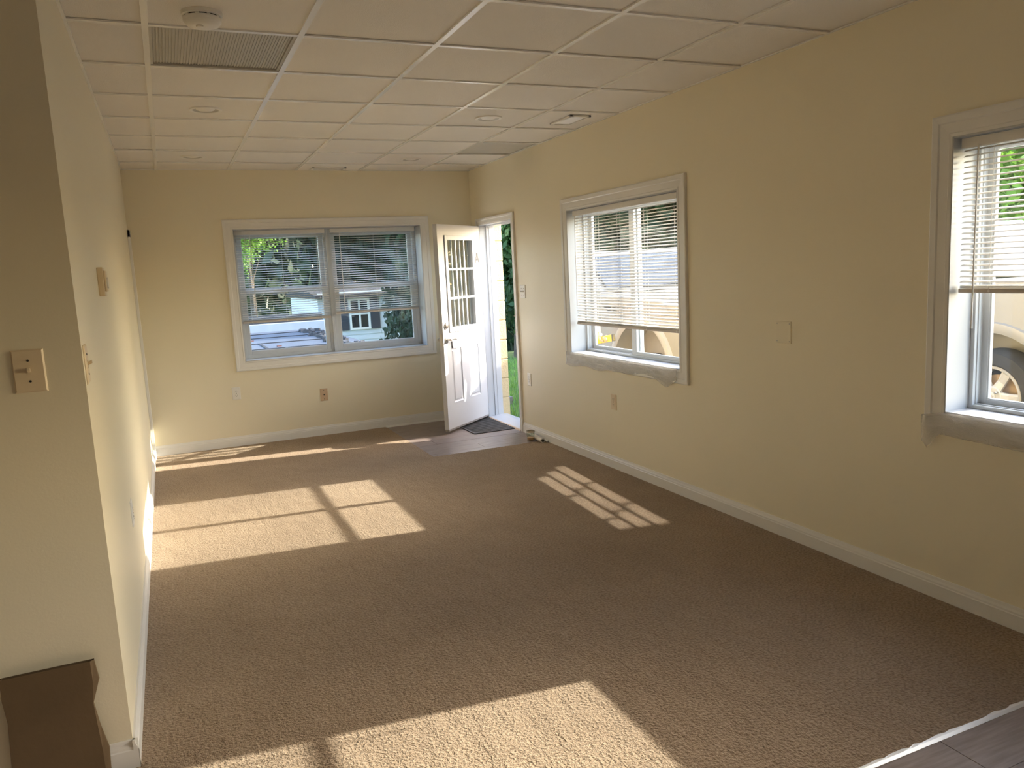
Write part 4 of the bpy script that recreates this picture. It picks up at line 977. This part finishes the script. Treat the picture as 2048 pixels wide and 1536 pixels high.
skin('shirt', [[((0, 0, .86), (.148, .115)), (ch1, (.140, .105)), (ch2, (.155, .110)), ((0, -.012, 1.385), (.085, .075))],
    [(ch2, (.155, .110)), (rs, .072), ((-.205, .045, 1.205), .064)], [(ch2, (.155, .110)), (ls, .072), ((.21, .035, 1.205), .064)]], 'shirt_red', pr)
skin('trousers', [[((0, 0, .93), (.140, .108)), ((0, 0, .86), (.140, .108)), ((-.09, 0, .78), .094), ((-.10, -.02, .48), .072), ((-.10, .025, .09), .062)], [((0, 0, .86), (.140, .108)), ((.09, 0, .78), .094), ((.10, -.02, .48), .072), ((.10, .025, .09), .062)]], 'jeans', pr)
for sx in (-1, 1): skin('boot', [[((sx*.10, .04, .11), .055), ((sx*.10, .035, .05), .050), ((sx*.10, -.06, .045), .048), ((sx*.105, -.16, .04), .040)]], 'boot', pr)
skin('hair', [[((0, .012, 1.545), (.068, .06)), ((0, -.018, 1.628), (.078, .085)), ((0, -.03, 1.662), (.058, .070))]], 'hair', pr)
skin('nose', [[((0, -.128, 1.575), .010), ((0, -.142, 1.552), .014)]], 'skin', pr, 1)
for sx in (-1, 1):
    MB().lathe([(.001, -.012), (.011, -.006), (.011, .006), (.001, .012)], 12, Matrix.Translation((sx*.03, -.122, 1.588))).build('eye', 'slot_dark', pr, True)
    skin('ear', [[((sx*.078, -.035, 1.545), .010), ((sx*.084, -.03, 1.580), .013)]], 'skin', pr, 1)
MB().tube([(-.025, -.128, 1.522), (0, -.132, 1.519), (.025, -.128, 1.522)], .005, 6).build('mouth', 'shirt_red', pr, True)
lv = thing('spirit_level', 'yellow spirit level held in the hand outside the sliding window', 'level', (3.702, 6.335, GZ+1.005))
MM = Matrix.Rotation(math.radians(-9), 4, 'X')
MB().box((-.013, -.22, -.03), (.013, .42, .03), MM).build('beam', 'level_yellow', lv, False, .002)
for yy in (-.208, .408): MB().box((-.0145, yy-.012, -.0315), (.0145, yy+.012, .0315), MM).build('end_cap', 'car_trim', lv, False, .002)
for yy in (-.10, .11, .33): MB().tube([MM @ Vector((-.0145, yy, 0)), MM @ Vector((.0145, yy, 0))], .016, 16).build('vial', 'paper_white', lv, True)
b = MB(); rr = random.Random(8)
for k in range(7): b.box((-.0138, -.04-k*.018, -.022), (-.0128, -.032-k*.018, -.022+rr.uniform(.006, .014)), MM)
b.build('scale_marks', 'car_trim', lv)
tag(MB().loft([[(3.66+.01*math.sin(6*u), 6.36-.08*u, .865+.02*v+.05*u*.2) for u in (0, .25, .5, .75, 1)] for v in (0, 1, 2, 3, 4)]).build('paper_sheet', 'paper_white', None, True), 'white sheet of paper above the yellow level', 'paper').modifiers.new('thickness', 'SOLIDIFY').thickness = .0006
